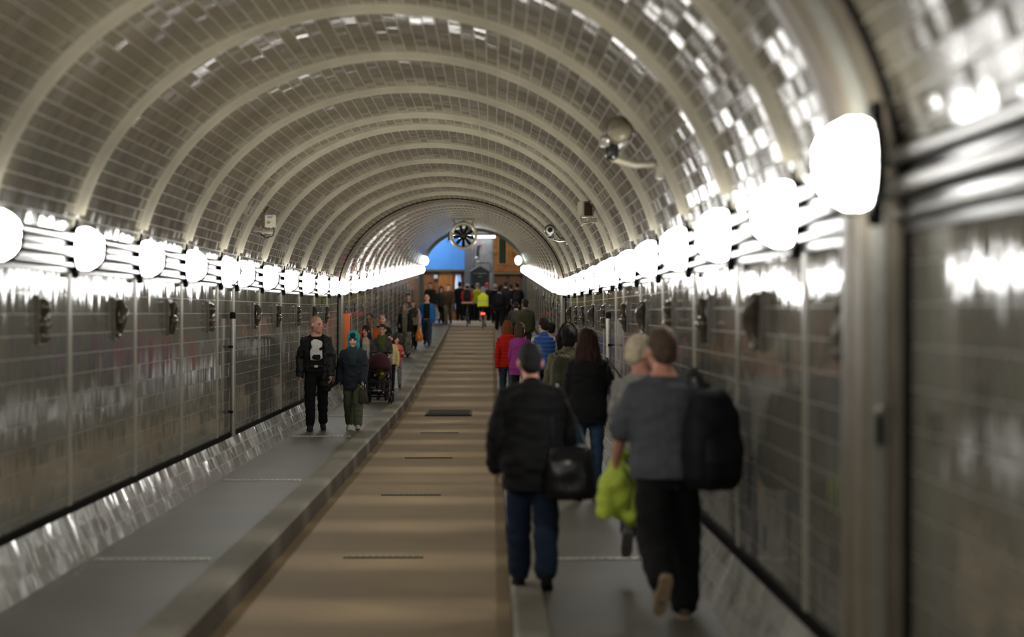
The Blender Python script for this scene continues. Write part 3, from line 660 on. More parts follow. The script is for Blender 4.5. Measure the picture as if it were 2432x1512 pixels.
for sx in (-1, 1):
    b = MB(); b.box((sx * (hw_ - 0.06), -0.05, ze / 2 - 0.03), (0.12, 0.2, ze - 0.06), bev=0.01); b.build('post', M_CHAR, r)
b = MB(); b.box((0, -0.055, ze - 0.22), (0.16, 0.02, 0.03)); b.build('name_plate', M_COLUMN, r)
# orange timber doorway on the right
yd = HY + 0.15
r = empty('timber_door', (px2(1199, yd), yd, pz2(645, yd)), 0, 'tall orange wooden door frame with dark window right of the column', 'door')
zh = pz2(540, yd) - pz2(645, yd); wl = px2(1173, yd) - px2(1199, yd); wr = px2(1245, yd) - px2(1199, yd)
b = MB(); g0, g1 = px2(1184, yd) - px2(1199, yd), px2(1203, yd) - px2(1199, yd); zs = pz2(627, yd) - pz2(645, yd)
b.box(((wl + g0) / 2, 0, zh / 2), (g0 - wl, 0.16, zh), bev=0.01); b.box(((g1 + wr) / 2, 0, zh / 2), (wr - g1, 0.16, zh), bev=0.01)
b.box(((g0 + g1) / 2, 0, zs / 2), (g1 - g0, 0.16, zs), bev=0.01); b.build('frame', M_WOOD, r)
b = MB(); b.box(((g0 + g1) / 2, 0.04, (zs + zh) / 2), (g1 - g0, 0.03, zh - zs)); b.build('glass', mat('dark_pane', (0.03, 0.05, 0.03), 0.08, var=0), r)
b = MB()
for x in (g0, g1): b.box((x, -0.09, (zs + zh) / 2), (0.05, 0.04, zh - zs))
b.box(((g0 + g1) / 2, -0.09, zs), (g1 - g0, 0.04, 0.05)); b.build('glazing_bead', mat('amber_wood', (0.62, 0.27, 0.05), 0.4, var=0.15), r)
for pxx, nm in ((1175, 'left'), (1221, 'right')):
    r = empty('brass_sconce', (px2(pxx, yd), yd - 0.12, pz2(600, yd)), 0, 'small brass sconce on the %s side of the orange door' % nm, 'sconce')
    b = MB(); b.tube([(0, -0.05, -0.08), (0, -0.05, 0.10)], [0.035, 0.055], n=12); b.build('shade', mat('brass', (0.65, 0.42, 0.08), 0.3, metal=0.6, var=0), r)
    b = MB(); b.box((0, 0.01, 0), (0.05, 0.06, 0.12)); b.build('mount', M_OLIVE, r)
for pxx, w_, nm in ((1190, 1.0, 'left'), (1222, 1.0, 'right')):
    b = MB(); b.box((px2(pxx, HY), HY + 0.18, (HZ + hz(650)) / 2), (0.55, 0.08, hz(650) - HZ), bev=0.02)
    o = b.build('stone_panel', mat('panel_brown', (0.20, 0.085, 0.03), 0.5, var=0.3), None); tag(o, '%s dark brown panel below the orange door' % nm, 'panel')
sbox('trim_hall_cornice', ((xc1 + xr) / 2, HY + 0.14, hz(648)), (xr - xc1, 0.2, 0.10), mat('cornice', (0.30, 0.20, 0.09), 0.5))
# tube lights, globe lamps, and unseen fill panels added to brighten the hall
M_TUBE = mat('tube_glow', (0.9, 0.9, 0.9), 0.4, var=0, emis=(0.93, 0.97, 1.0), estr=14.0)
for xa, xb, nm in ((1064, 1120, 'left'), (1124, 1177, 'right')):
    ya = 99.5; zt_ = pz2(562, ya); x0, x1 = px2(xa, ya), px2(xb, ya)
    r = empty('tube_light', ((x0 + x1) / 2, ya, zt_), 0, '%s white fluorescent tube light at the top of the far arch' % nm, 'lamp')
    L_ = (x1 - x0) / 2
    b = MB(); b.tube([(-L_ + 0.05, 0, 0), (L_ - 0.05, 0, 0)], 0.05, n=12); b.build('tube', M_TUBE, r)
    b = MB(); b.box((0, 0, 0.10), (2 * L_, 0.14, 0.08)); b.tube([(-L_ * 0.6, 0, 0.12), (-L_ * 0.6, 0, 8.5 - zt_)], 0.012, n=6); b.tube([(L_ * 0.6, 0, 0.12), (L_ * 0.6, 0, 8.5 - zt_)], 0.012, n=6); b.build('housing', M_CHAR, r)
for sx, nm in ((-1, 'left'), (1, 'right')):
    pxx, pyy, ya = (1010, 619, 97.0) if sx < 0 else (1231, 618, 97.0)
    r = empty('globe_lamp', (px2(pxx, ya), ya, pz2(pyy, ya)), 0, 'bright globe lamp at the %s springing of the far arch' % nm, 'lamp')
    b = MB(); b.ell((0, 0, 0), (0.15, 0.17, 0.20)); b.build('globe', mat('globe_glow', (0.9, 0.9, 0.9), 0.4, var=0, emis=(0.9, 1.0, 0.95), estr=9.0), r)
    b = MB(); b.box((sx * 0.10, 0.05, -0.22), (0.14, 0.12, 0.10), bev=0.02); b.tube([(sx * 0.03, 0, 0.2), (sx * 0.09, 0, 0.30)], 0.03, n=8); b.build('holder', M_CHAR, r)
for x, y, e, nm in ((-3.2, 101.2, 380, 'left'), (2.8, 100.0, 150, 'right')):
    ld = bpy.data.lights.new('hall_fill', 'AREA'); ld.energy = e; ld.shape = 'RECTANGLE'; ld.size = 2.5; ld.size_y = 1.2; ld.color = (0.93, 0.97, 1.0)
    r = empty('hall_fill_panel', (x, y, 8.3), 0, 'unseen fill light panel added in the %s of the far hall' % nm, 'lamp')
    b = MB(); b.box((0, 0, 0.06), (2.6, 1.3, 0.10), bev=0.01); b.tube([(-0.8, 0, 0.1), (-0.8, 0, 0.2)], 0.03, n=8); b.tube([(0.8, 0, 0.1), (0.8, 0, 0.2)], 0.03, n=8); b.build('housing', M_CHAR, r)  # housing added as a body for the unseen fill light
    lo = bpy.data.objects.new('hall_fill', ld); COL.objects.link(lo); lo.parent = r; lo.location = (0, 0, -0.2)
    lo.rotation_euler = (math.radians(8), 0, 0)

# ------------------------------------------------------------------ people
PENDING = []     # objects whose remesh is evaluated in one pass: (object, post-process)
def blob(mb, name, m, parent, voxel, smooth=4, post=None):
    me = mb.mesh(name); ob = bpy.data.objects.new(name, me); COL.objects.link(ob); me.materials.append(m)
    rm = ob.modifiers.new('r', 'REMESH'); rm.mode = 'VOXEL'; rm.voxel_size = voxel; rm.use_smooth_shade = True
    if smooth: sm = ob.modifiers.new('s', 'SMOOTH'); sm.factor = 0.5; sm.iterations = smooth
    ob.parent = parent; PENDING.append((ob, post)); return ob
RT = [(0.80, .135, .095, -.008), (0.86, .160, .108, -.010), (0.93, .168, .112, -.008), (1.00, .158, .104, 0), (1.10, .148, .100, .004), (1.20, .158, .108, .004),
      (1.30, .172, .116, 0), (1.36, .162, .106, -.006), (1.40, .142, .094, -.010), (1.44, .098, .076, -.012), (1.47, .085, .068, -.012), (1.51, .060, .058, -.006)]
def rt(z, fem=False, fat=0.0):
    for i in range(len(RT) - 1):
        if z <= RT[i + 1][0] or i == len(RT) - 2:
            a, b = RT[i], RT[i + 1]; t = min(1, max(0, (z - a[0]) / (b[0] - a[0])))
            rx, ry, yc = [a[q] + (b[q] - a[q]) * t for q in (1, 2, 3)]; break
    if fem:
        k = 0.90 if z > 1.2 else (0.90 if z > 1.0 else 1.04); rx *= k
        if 1.20 < z < 1.36: ry *= 1.1; yc += 0.01
    if fat and z < 1.42:
        bell = math.exp(-((z - 1.08) / 0.22) ** 2); rx += fat * (0.6 + 0.6 * bell); ry += fat * (0.5 + 1.1 * bell); yc += fat * 0.4 * bell
    return rx, ry, yc
def skin_mat(): 
    if 'skin' in _M: return _M['skin']
    m, nt, N, L, p = new_mat('skin')
    at = N.new('ShaderNodeAttribute'); at.attribute_name = 'tint'; L.new(at.outputs['Color'], p.inputs['Base Color'])
    p.inputs['Roughness'].default_value = 0.5; p.inputs['Subsurface Weight'].default_value = 0.06; p.inputs['Subsurface Radius'].default_value = (0.02, 0.008, 0.005)
    _M['skin'] = m; return m
SK = dict(fair=(0.60, 0.34, 0.25), pink=(0.62, 0.30, 0.22), tan=(0.42, 0.23, 0.15), brown=(0.24, 0.115, 0.065), dark=(0.13, 0.065, 0.04))

def person(label, x, y, H, heading=0.0, skin='fair', fem=False, fat=0.0, lean=0.0, voxel=0.012,
           legs=((22, 8, 12), (-14, 28, -25)), arms=((-14, 9, 22), (16, 9, 22)), headrot=(0, 0), hair=None, top=None, shirt=None, trousers=None, shoes=None,
           group=None, headk=1.12, lane=False, zoff=None, beard=0.0, stance=0.0, scarf=None, cat='person', hat=None, seated=None, glasses=False, roll=0.0):
    """facing local +Y; legs/arms = (left, right); heading 0 walks away from the camera, pi towards it. Angles in degrees."""
    s = H / 1.75; v = voxel / s
    root = empty('person', (x, y, (zf(y) + (LANE_Z if lane else 0.0)) if zoff is None else zoff), heading, label, cat, group)
    root.scale = (s, s, s)
    R = math.radians
    hipx = 0.088
    # --- legs
    def leg(sd, hp, kn, ft, z0):
        h = Vector((sd * hipx, 0, z0)); a = R(hp); b_ = R(hp - kn); c = R(ft)
        k = h + 0.43 * Vector((sd * R(stance) + sd * 0.02, math.sin(a), -math.cos(a)))
        an = k + 0.42 * Vector((sd * R(stance) * 0.6 - sd * 0.015, math.sin(b_), -math.cos(b_)))
        fd = Vector((sd * 0.12, math.cos(c), math.sin(c))).normalized(); up = Vector((1, 0, 0)).cross(fd).normalized()
        return h, k, an, fd, up
    def lowest(L_):
        h, k, an, fd, up = L_; return min((an - up * 0.075 - fd * 0.05).z, (an - up * 0.078 + fd * 0.17).z)
    L0 = [leg(-1, *legs[0], 0.0), leg(1, *legs[1], 0.0)]
    z0 = -min(lowest(q) for q in L0) if seated is None else seated
    LG = [leg(-1, *legs[0], z0), leg(1, *legs[1], z0)]
    dz = z0 - 0.92
    ln = math.tan(R(lean))
    def T(p):             # torso transform: bob + forward lean
        p = Vector(p); p.y += max(0, p.z - 0.92) * ln; p.z += dz - max(0, p.z - 0.92) * (1 - math.cos(R(lean))); p.x += max(0, p.z - 0.92) * math.tan(R(roll)); return p
    shx = 0.152 if fem else 0.172
    def arm(sd, sw, ab, el):
        sh = T((sd * shx, -0.012, 1.378)); a = R(sw) + R(lean) * 0.5; o = R(ab)
        d1 = Vector((sd * math.sin(o), math.sin(a) * math.cos(o), -math.cos(a) * math.cos(o)))
        e = sh + 0.295 * d1; a2 = a + R(el); o2 = o * 0.3 - R(4)
        d2 = Vector((sd * math.sin(o2), math.sin(a2) * math.cos(o2), -math.cos(a2) * math.cos(o2)))
        return sh, e, e + 0.255 * d2, d2.normalized()
    AR = [arm(-1, *arms[0]), arm(1, *arms[1])]
    # --- head frame
    hc = T((0, 0.015, 1.625 - 0.06 * (headk - 1.0))) + Vector((0, 0.02 * (lean / 10), 0))
    HR = Matrix.Rotation(R(headrot[0]), 3, 'Z') @ Matrix.Rotation(R(headrot[1]), 3, 'X')
    def hp_(q): return hc + HR @ (Vector(q) * headk)
    # --- body
    b = MB()
    zs_ = [0.80, 0.86, 0.93, 1.0, 1.1, 1.2, 1.3, 1.36, 1.40, 1.44, 1.47, 1.51]
    def torso(mb, zlist, infl, hem=None, cap_top=None):
        secs = []
        for z in zlist:
            rx, ry, yc = rt(z, fem, fat); c = T((0, yc, z)); secs.append((c.x, c.y, c.z, rx + infl, ry + infl))
        if hem: secs[0] = (*secs[0][:3], secs[0][3] + hem, secs[0][4] + hem)
        mb.eloft(secs, n=22)
    torso(b, zs_, 0.0)
    b.tube([T((0, -0.008, 1.44)), T((0, 0.0, 1.50)), hp_((0, -0.012, -0.06))], [0.062, 0.052 if fem else 0.057, 0.054], n=14)
    b.ell(hp_((0, -0.010, 0.025)), [q * headk for q in (0.074, 0.092, 0.098)], HR)
    b.ell(hp_((0, 0.020, -0.035)), [q * headk for q in (0.059, 0.070, 0.086)], HR)
    b.ell(hp_((0, 0.062, -0.088)), [q * headk for q in (0.030, 0.028, 0.028)], HR)
    b.tube([hp_((0, 0.084, 0.018)), hp_((0, 0.100, -0.008)), hp_((0, 0.106, -0.026))], [q * headk for q in (0.009, 0.012, 0.016)], n=8)
    b.ell(hp_((0, 0.078, 0.028)), [q * headk for q in (0.050, 0.014, 0.010)], HR)
    b.ell(hp_((0, 0.084, -0.057)), [q * headk for q in (0.024, 0.011, 0.011)], HR)
    for sd in (-1, 1):
        b.ell(hp_((sd * 0.078, -0.008, -0.006)), [q * headk for q in (0.010, 0.021, 0.031)], HR)
        b.ell(hp_((sd * 0.036, 0.058, -0.022)), [q * headk for q in (0.026, 0.024, 0.022)], HR)
    for i, sd in enumerate((-1, 1)):
        sh, e, w, d = AR[i]; th = 0.88 if fem else 1.0
        b.tube([T((sd * 0.07, -0.012, 1.40)), sh, sh.lerp(e, 0.5), e, e.lerp(w, 0.35), w], [0.062, 0.054 * th, 0.046 * th, 0.037 * th, 0.040 * th, 0.026 * th], n=12)
        # hand: palm, four bent fingers, thumb
        n = Vector((-sd, 0, 0)); n = (n - d * n.dot(d)).normalized(); wv = n.cross(d) * 1.0
        if wv.y < 0: wv = -wv                                   # thumb side points forward
        Rm = Matrix((wv, d, n)).transposed()
        b.ell(w + d * 0.048, (0.040, 0.055, 0.017), Rm)
        for fk, (off, fl) in enumerate(((0.029, 0.066), (0.010, 0.076), (-0.010, 0.071), (-0.028, 0.056))):
            p0 = w + d * 0.082 + wv * off; p1 = p0 + (d * 0.93 + n * 0.37).normalized() * fl * 0.5 + wv * off * 0.12; p2 = p1 + (d * 0.62 + n * 0.78).normalized() * fl * 0.55
            b.tube([p0, p1, p2], [0.0095, 0.0088, 0.0078], n=8)
        t0 = w + d * 0.022 + wv * 0.030; t1 = t0 + (d * 0.72 + wv * 0.6 + n * 0.25).normalized() * 0.045; t2 = t1 + (d * 0.95 + wv * 0.1 + n * 0.3).normalized() * 0.034
        b.tube([t0, t1, t2], [0.013, 0.0105, 0.009], n=8)
    for i, sd in enumerate((-1, 1)):
        h, k, an, fd, up = LG[i]
        b.tube([h + Vector((0, 0, 0.02)), h.lerp(k, 0.4), k, k.lerp(an, 0.35), an], [0.088, 0.078, 0.056, 0.056, 0.036], n=12)
        b.tube([an - up * 0.035 - fd * 0.03, an - up * 0.045 + fd * 0.06, an - up * 0.055 + fd * 0.14], [0.036, 0.036, 0.026], n=10)
    sk = SK[skin]; hcol = hair['color'] if hair else (0.1, 0.07, 0.05)
    HRi = HR.transposed()
    def paint(me):
        n = len(me.vertices); co = np.empty(n * 3); me.vertices.foreach_get('co', co); co = co.reshape(-1, 3)
        q = ((co - np.array(hc)) / headk) @ np.array(HRi).T
        c = np.tile(np.array([*sk, 1.0]), (n, 1))
        ax = np.abs(q[:, 0]); fr = q[:, 1] > 0.045
        def mixm(mask, col, k): c[mask, :3] = c[mask, :3] * (1 - k) + np.array(col) * k
        rosy = fr & (np.hypot(ax - 0.036, q[:, 2] + 0.028) < 0.022); mixm(rosy, (sk[0] * 1.1, sk[1] * 0.8, sk[2] * 0.8), 0.5)
        if beard: mixm((q[:, 1] > 0.0) & (q[:, 2] < -0.035) & (q[:, 2] > -0.13), hcol, beard)
        mixm(fr & (((q[:, 0]) / 0.026) ** 2 + ((q[:, 2] + 0.056) / 0.009) ** 2 < 1), (sk[0] * 0.75, sk[1] * 0.42, sk[2] * 0.42), 0.85)
        mixm(fr & (ax > 0.012) & (ax < 0.054) & (np.abs(q[:, 2] - 0.027 + (ax - 0.033) ** 2 * 8) < 0.006), hcol, 0.8)
        mixm(fr & (((ax - 0.032) / 0.017) ** 2 + ((q[:, 2] - 0.004) / 0.010) ** 2 < 1), (sk[0] * 0.35, sk[1] * 0.3, sk[2] * 0.3), 0.7)
        mixm(fr & (((ax - 0.032) / 0.008) ** 2 + ((q[:, 2] - 0.004) / 0.008) ** 2 < 1), (0.02, 0.015, 0.012), 0.95)
        at = me.color_attributes.new('tint', 'FLOAT_COLOR', 'POINT'); at.data.foreach_set('color', c.ravel())
    blob(b, 'body', skin_mat(), root, min(v, 0.0105), 2, paint)
    # --- garments
    def wrinkle(amp, f, quilt=None, cut=None, qamp=0.012, zk=2.1):
        def go(me):
            n = len(me.vertices); co = np.empty(n * 3); me.vertices.foreach_get('co', co); co = co.reshape(-1, 3)
            no = np.empty(n * 3); me.vertices.foreach_get('normal', no); no = no.reshape(-1, 3)
            if amp:
                d = np.array([mnoise.noise((p[0] * f, p[1] * f, p[2] * f * zk)) for p in co]) * amp
                if quilt: d += qamp * (np.abs(np.sin(co[:, 2] * PI / quilt)) - 0.7)
                co = co + no * d[:, None]; me.vertices.foreach_set('co', co.ravel())
            if cut is not None:
                bm = bmesh.new(); bm.from_mesh(me)
                dl = [f_ for f_ in bm.faces if cut(f_.calc_center_median())]
                bmesh.ops.delete(bm, geom=dl, context='FACES'); bm.to_mesh(me); bm.free()
            me.update()
        return go
    def garment(spec, name, defaults):
        g = dict(defaults); g.update(spec); mb = MB(); t = g['t']; hemz = g['hem']
        zl = [hemz] + [z for z in zs_ if z > hemz + 0.03 and z <= g.get('neck', 1.47)]
        secs = []
        for z in zl:
            rx, ry, yc = rt(z, fem, fat); c = T((0, yc, z)); k_ = t if z < 1.44 else t * 0.6
            fl = g['flare'] * max(0, (1.0 - z) / 0.3)
            secs.append((c.x, c.y, c.z, rx + k_ + fl, ry + k_ + fl))
        mb.eloft(secs, n=22)
        for i, sd in enumerate((-1, 1)):
            sh, e, w, d = AR[i]; th = 0.9 if fem else 1.0; q = t
            pts = [T((sd * 0.05, -0.012, 1.415)), sh]; rad = [0.052 + q * 0.4, 0.052 * th + q * 0.65]
            if g['sleeve'] == 'none': continue
            if g['sleeve'] == 'short':
                pts += [sh.lerp(e, 0.45), sh.lerp(e, 0.85)]; rad += [0.052 * th + q, 0.053 * th + q * 1.2]
            else:
                pts += [sh.lerp(e, 0.5), e, e.lerp(w, 0.4), e.lerp(w, 0.97)]; rad += [0.047 * th + q * 0.75, 0.042 * th + q * 0.75, 0.041 * th + q * 0.75, 0.034 * th + q * 0.8]
            mb.tube(pts, rad, n=14)
        if g.get('collar'):
            mb.tube([T((0, -0.012, 1.44)), T((0, -0.010, 1.475)), T((0, -0.004, 1.475 + g['collar']))], [0.092, 0.078, 0.074], n=16, round_ends=False)
        if g.get('hoodback'):
            mb.ell(T((0, -0.095, 1.435)), (0.12, 0.062, 0.075)); mb.tube([T((-0.09, -0.03, 1.47)), T((0, -0.10, 1.46)), T((0.09, -0.03, 1.47))], 0.038, n=10)
        cut = None
        if g.get('open'):
            ow = g['open']; zt_ = T((0, 0, 1.50)).z; zb_ = T((0, 0, hemz)).z
            def cut(p):
                k = (p.z - zb_) / (zt_ - zb_); return p.y > 0.03 and abs(p.x - ln * 0) < ow * (1.15 - 0.35 * abs(k - 0.55)) and abs(p.x) < 0.14
        ob = blob(mb, name, g['mat'], root, max(v, 0.010), 3, wrinkle(g['wr'], 9.0, g.get('quilt'), cut, g.get('qamp', 0.012)))
        if cut: 
            md = ob.modifiers.new('thick', 'SOLIDIFY'); md.thickness = 0.008; md.offset = -1
        return ob
    AT = {}
    if shirt: AT['shirt'] = garment(shirt, shirt.get('name', 'shirt'), dict(t=0.010, hem=0.93, flare=0.0, sleeve='none', wr=0.005, neck=1.45))
    if top: AT['top'] = garment(top, top.get('name', 'jacket'), dict(t=0.024, hem=0.88, flare=0.015, sleeve='long', wr=0.014))
    if trousers:
        g = dict(w=0.02, hem=0.97, wr=0.012); g.update(trousers); mb = MB(); q = g['w']
        secs = []
        for z in (0.80, 0.86, 0.93, 1.0, 1.04):
            rx, ry, yc = rt(z, fem, fat); c = T((0, yc, z)); kk = -0.006 if (z > 0.88 and top and top.get('hem', 0.88) < 0.87) else 0.008; secs.append((c.x, c.y, c.z, rx + kk, ry + kk))
        mb.eloft(secs, n=20)
        if g.get('skirt'):
            zz = z0 * (1 - g['skirt']); a0 = LG[0][2]; a1 = LG[1][2]; ym = (a0.y + a1.y) / 2 * g['skirt']
            mb.eloft([(0, ym, zz, 0.23, 0.20), (0, ym * 0.5, (zz + 0.86) / 2, 0.21, 0.17), (0, -0.005, 0.90 + dz, 0.18, 0.13), (0, 0, 1.0 + dz, 0.165, 0.115)], n=20)
        for i, sd in enumerate((-1, 1)):
            h, k, an, fd, up = LG[i]; he = g['hem']
            pts = [h + Vector((0, 0, 0.02)), h.lerp(k, 0.4), k]; rad = [0.095, 0.082 + q * 0.6, 0.060 + q]
            if he > 0.5:
                t_ = (he - 0.5) * 2; pts += [k.lerp(an, 0.4 * t_), k.lerp(an, t_)]; rad += [0.058 + q, 0.042 + q * 1.15]
            mb.tube(pts, rad, n=14)
        blob(mb, g.get('name', 'trousers'), g['mat'], root, max(v, 0.010), 3, wrinkle(g['wr'], 8.0))
    sh_ = dict(mat=cloth((0.03, 0.03, 0.03)), sole=cloth((0.05, 0.05, 0.05)), h=0.0); sh_.update(shoes or {})
    for i, sd in enumerate((-1, 1)):
        h, k, an, fd, up = LG[i]; sx = fd.cross(up).normalized(); Rm = Matrix((sx, fd, up)).transposed(); o = an
        def fp(a, b2, c): return o + sx * a + fd * b2 + up * c
        mb = MB()
        mb.tube([fp(0, -0.045, -0.035), fp(0, 0.03, -0.032), fp(0, 0.10, -0.046), fp(0, 0.165, -0.055)], [0.038, 0.043, 0.041, 0.026], n=12, flat=(1.0, 1.0))
        mb.tube([fp(0, -0.012, -0.02), fp(0, -0.010, 0.02 + sh_['h'])], [0.044, 0.043], n=12)
        so = blob(mb, 'shoe', sh_['mat'], root, max(v * 0.7, 0.007), 2)
        mb = MB(); sec = [(-0.085, 0.026), (-0.06, 0.038), (0.0, 0.038), (0.06, 0.041), (0.12, 0.042), (0.17, 0.034), (0.197, 0.014)]
        out = [(-w_, y_) for y_, w_ in sec] + [(w_, y_) for y_, w_ in sec[::-1]]
        mb.loft([[fp(a * kk, b2 * kk, c) for a, b2 in out] for c, kk in ((-0.083, 0.97), (-0.076, 1.0), (-0.058, 1.0))])
        mb.build('sole', sh_['sole'], so)
    # --- hair and headgear
    if hair:
        st = hair.get('style', 'short'); mb = MB(); k_ = headk; hm = hair.get('mat') or mat('hair_%02x%02x%02x' % tuple(int(c * 255) for c in hcol), hcol, 0.75, var=0.35, nscale=60, spec=0.2)
        E = lambda c, r: mb.ell(hp_(c), [q * k_ for q in r], HR)
        wr = 0.006
        if st == 'buzz': E((0, -0.016, 0.034), (0.0765, 0.0915, 0.0925)); wr = 0
        elif st == 'short': E((0, -0.020, 0.036), (0.081, 0.097, 0.101)); E((0, -0.05, -0.02), (0.070, 0.058, 0.062)); E((0, 0.02, 0.098), (0.055, 0.050, 0.032))
        elif st == 'full': E((0, -0.020, 0.034), (0.092, 0.108, 0.110)); E((0, -0.045, -0.02), (0.084, 0.075, 0.085)); wr = 0.012
        elif st == 'curly': E((0, -0.018, 0.045), (0.115, 0.120, 0.110)); E((-0.085, -0.03, -0.03), (0.05, 0.06, 0.06)); E((0.085, -0.03, -0.03), (0.05, 0.06, 0.06)); E((0, -0.06, -0.01), (0.10, 0.08, 0.08)); wr = 0.022
        elif st == 'bob': E((0, -0.020, 0.036), (0.088, 0.102, 0.104)); mb.loft([[hp_((rx * math.cos(a) , yc + ry * math.sin(a), z)) for a in np.linspace(0, 2 * PI, 18, endpoint=False)] for z, rx, ry, yc in ((0.06, .088, .085, -.03), (-0.02, .094, .078, -.04), (-0.09, .100, .070, -.045), (-0.15, .088, .055, -.045))]); wr = 0.008
        elif st == 'long':
            ll = hair.get('len', 0.42); E((0, -0.020, 0.036), (0.092, 0.104, 0.106)); mb.loft([[hp_((rx * math.cos(a), yc + ry * math.sin(a), z)) for a in np.linspace(0, 2 * PI, 18, endpoint=False)] for z, rx, ry, yc in ((0.06, .090, .085, -.03), (-0.02, .104, .080, -.04), (-0.12, .125, .075, -.06), (-0.12 - ll * .45, .135, .060, -.085), (-0.12 - ll * .8, .11, .05, -.09), (-0.12 - ll, .05, .03, -.085))]); wr = 0.014
        elif st == 'tied': E((0, -0.020, 0.036), (0.080, 0.097, 0.101)); E((0, -0.11, 0.01), (0.035, 0.035, 0.04)); E((0, -0.05, -0.02), (0.070, 0.055, 0.06))
        blob(mb, 'hair', hm, root, 0.009 if voxel < 0.013 else 0.013, 2, wrinkle(wr, 34.0 if wr < 0.02 else 22.0, zk=0.35 if wr < 0.02 else 1.0) if wr else None)
    if hat:
        for hname, st, hm in hat:
            mb = MB(); E = lambda c, r: mb.ell(hp_(c), [q * headk for q in r], HR); cut = None
            if st == 'hood':
                E((0, -0.030, 0.030), (0.108, 0.122, 0.125)); E((0, -0.015, -0.075), (0.100, 0.105, 0.085)); mb.tube([hp_((-0.085, 0.03, -0.10)), hp_((-0.05, 0.075, -0.145)), hp_((0, 0.09, -0.16)), hp_((0.05, 0.075, -0.145)), hp_((0.085, 0.03, -0.10))], 0.026, n=10)
                def cut(p):
                    q = HRi @ (p - hc); return q.y > 0.02 and (q.x / 0.066) ** 2 + ((q.z + 0.01) / 0.105) ** 2 < 1
            elif st == 'beanie': E((0, -0.012, 0.050), (0.085, 0.104, 0.095)); E((0, -0.03, 0.02), (0.084, 0.09, 0.07))
            elif st == 'cap': E((0, -0.012, 0.050), (0.086, 0.102, 0.095)); E((0, 0.105, 0.06), (0.065, 0.07, 0.012))
            elif st == 'helmet': E((0, -0.012, 0.062), (0.098, 0.128, 0.092)); cut = lambda p: (HRi @ (p - hc)).z < 0.028
            elif st == 'hijab':
                E((0, -0.022, 0.030), (0.094, 0.108, 0.112)); E((0, -0.005, -0.10), (0.088, 0.092, 0.080)); mb.eloft([(T((0, -0.01, 1.38)).x, T((0, -0.01, 1.38)).y, T((0, 0, 1.36)).z, 0.17, 0.135), (0, T((0, 0, 1.44)).y, T((0, 0, 1.44)).z, 0.13, 0.115), (0, hp_((0, 0, -0.1)).y, hp_((0, 0, -0.10)).z, 0.085, 0.085)])
                def cut(p):
                    q = HRi @ (p - hc); return q.y > 0.02 and (q.x / 0.060) ** 2 + ((q.z + 0.004) / 0.092) ** 2 < 1
            elif st == 'headphones':
                mb.tube([hp_((-0.10, -0.01, 0.0)), hp_((-0.092, -0.01, 0.08)), hp_((-0.05, -0.01, 0.145)), hp_((0, -0.01, 0.165)), hp_((0.05, -0.01, 0.145)), hp_((0.092, -0.01, 0.08)), hp_((0.10, -0.01, 0.0))], 0.014, n=8)
                E((-0.105, -0.01, -0.005), (0.03, 0.042, 0.048)); E((0.105, -0.01, -0.005), (0.03, 0.042, 0.048))
            elif st == 'patch': E((0, 0.01, 0.150), (0.030, 0.035, 0.022))
            elif st == 'sunglasses':
                for sd in (-1, 1): E((sd * 0.036, 0.070, 0.088), (0.030, 0.018, 0.017)); mb.tube([hp_((sd * 0.066, 0.06, 0.085)), hp_((sd * 0.082, -0.03, 0.05))], 0.004, n=6)
                mb.tube([hp_((-0.012, 0.082, 0.086)), hp_((0.012, 0.082, 0.086))], 0.005, n=6)
            ob = blob(mb, hname, hm, root, 0.009 if voxel < 0.013 else 0.012, 3 if st not in ('sunglasses', 'headphones') else 0, wrinkle(0, 1, None, cut) if cut else None)
            if cut: md = ob.modifiers.new('thick', 'SOLIDIFY'); md.thickness = 0.012; md.offset = -1
    if scarf:
        mb = MB(); mb.tube([T((0.085 * math.cos(a), -0.006 + 0.078 * math.sin(a), 1.475 + 0.012 * math.sin(3 * a))) for a in np.linspace(0, 2 * PI, 14, endpoint=False)], 0.036, n=10, closed=True)
        mb.eloft([(0, T((0, 0.155, 1.16)).y, T((0, 0, 1.16)).z, 0.06, 0.035), (0, T((0, 0.148, 1.30)).y, T((0, 0, 1.30)).z, 0.095, 0.045), (0, T((0, 0.06, 1.46)).y, T((0, 0, 1.46)).z, 0.09, 0.05)])
        blob(mb, 'scarf', scarf, root, 0.012, 2, wrinkle(0.014, 16.0))
    info = dict(root=root, s=s, T=T, AR=AR, LG=LG, hc=hc, hp=hp_, dz=dz, z0=z0)
    def world(p):
        p = Vector(p) * s; c, sn = math.cos(heading), math.sin(heading)
        return Vector((x + c * p.x - sn * p.y, y + sn * p.x + c * p.y, root.location.z + p.z))
    info['world'] = world
    return info
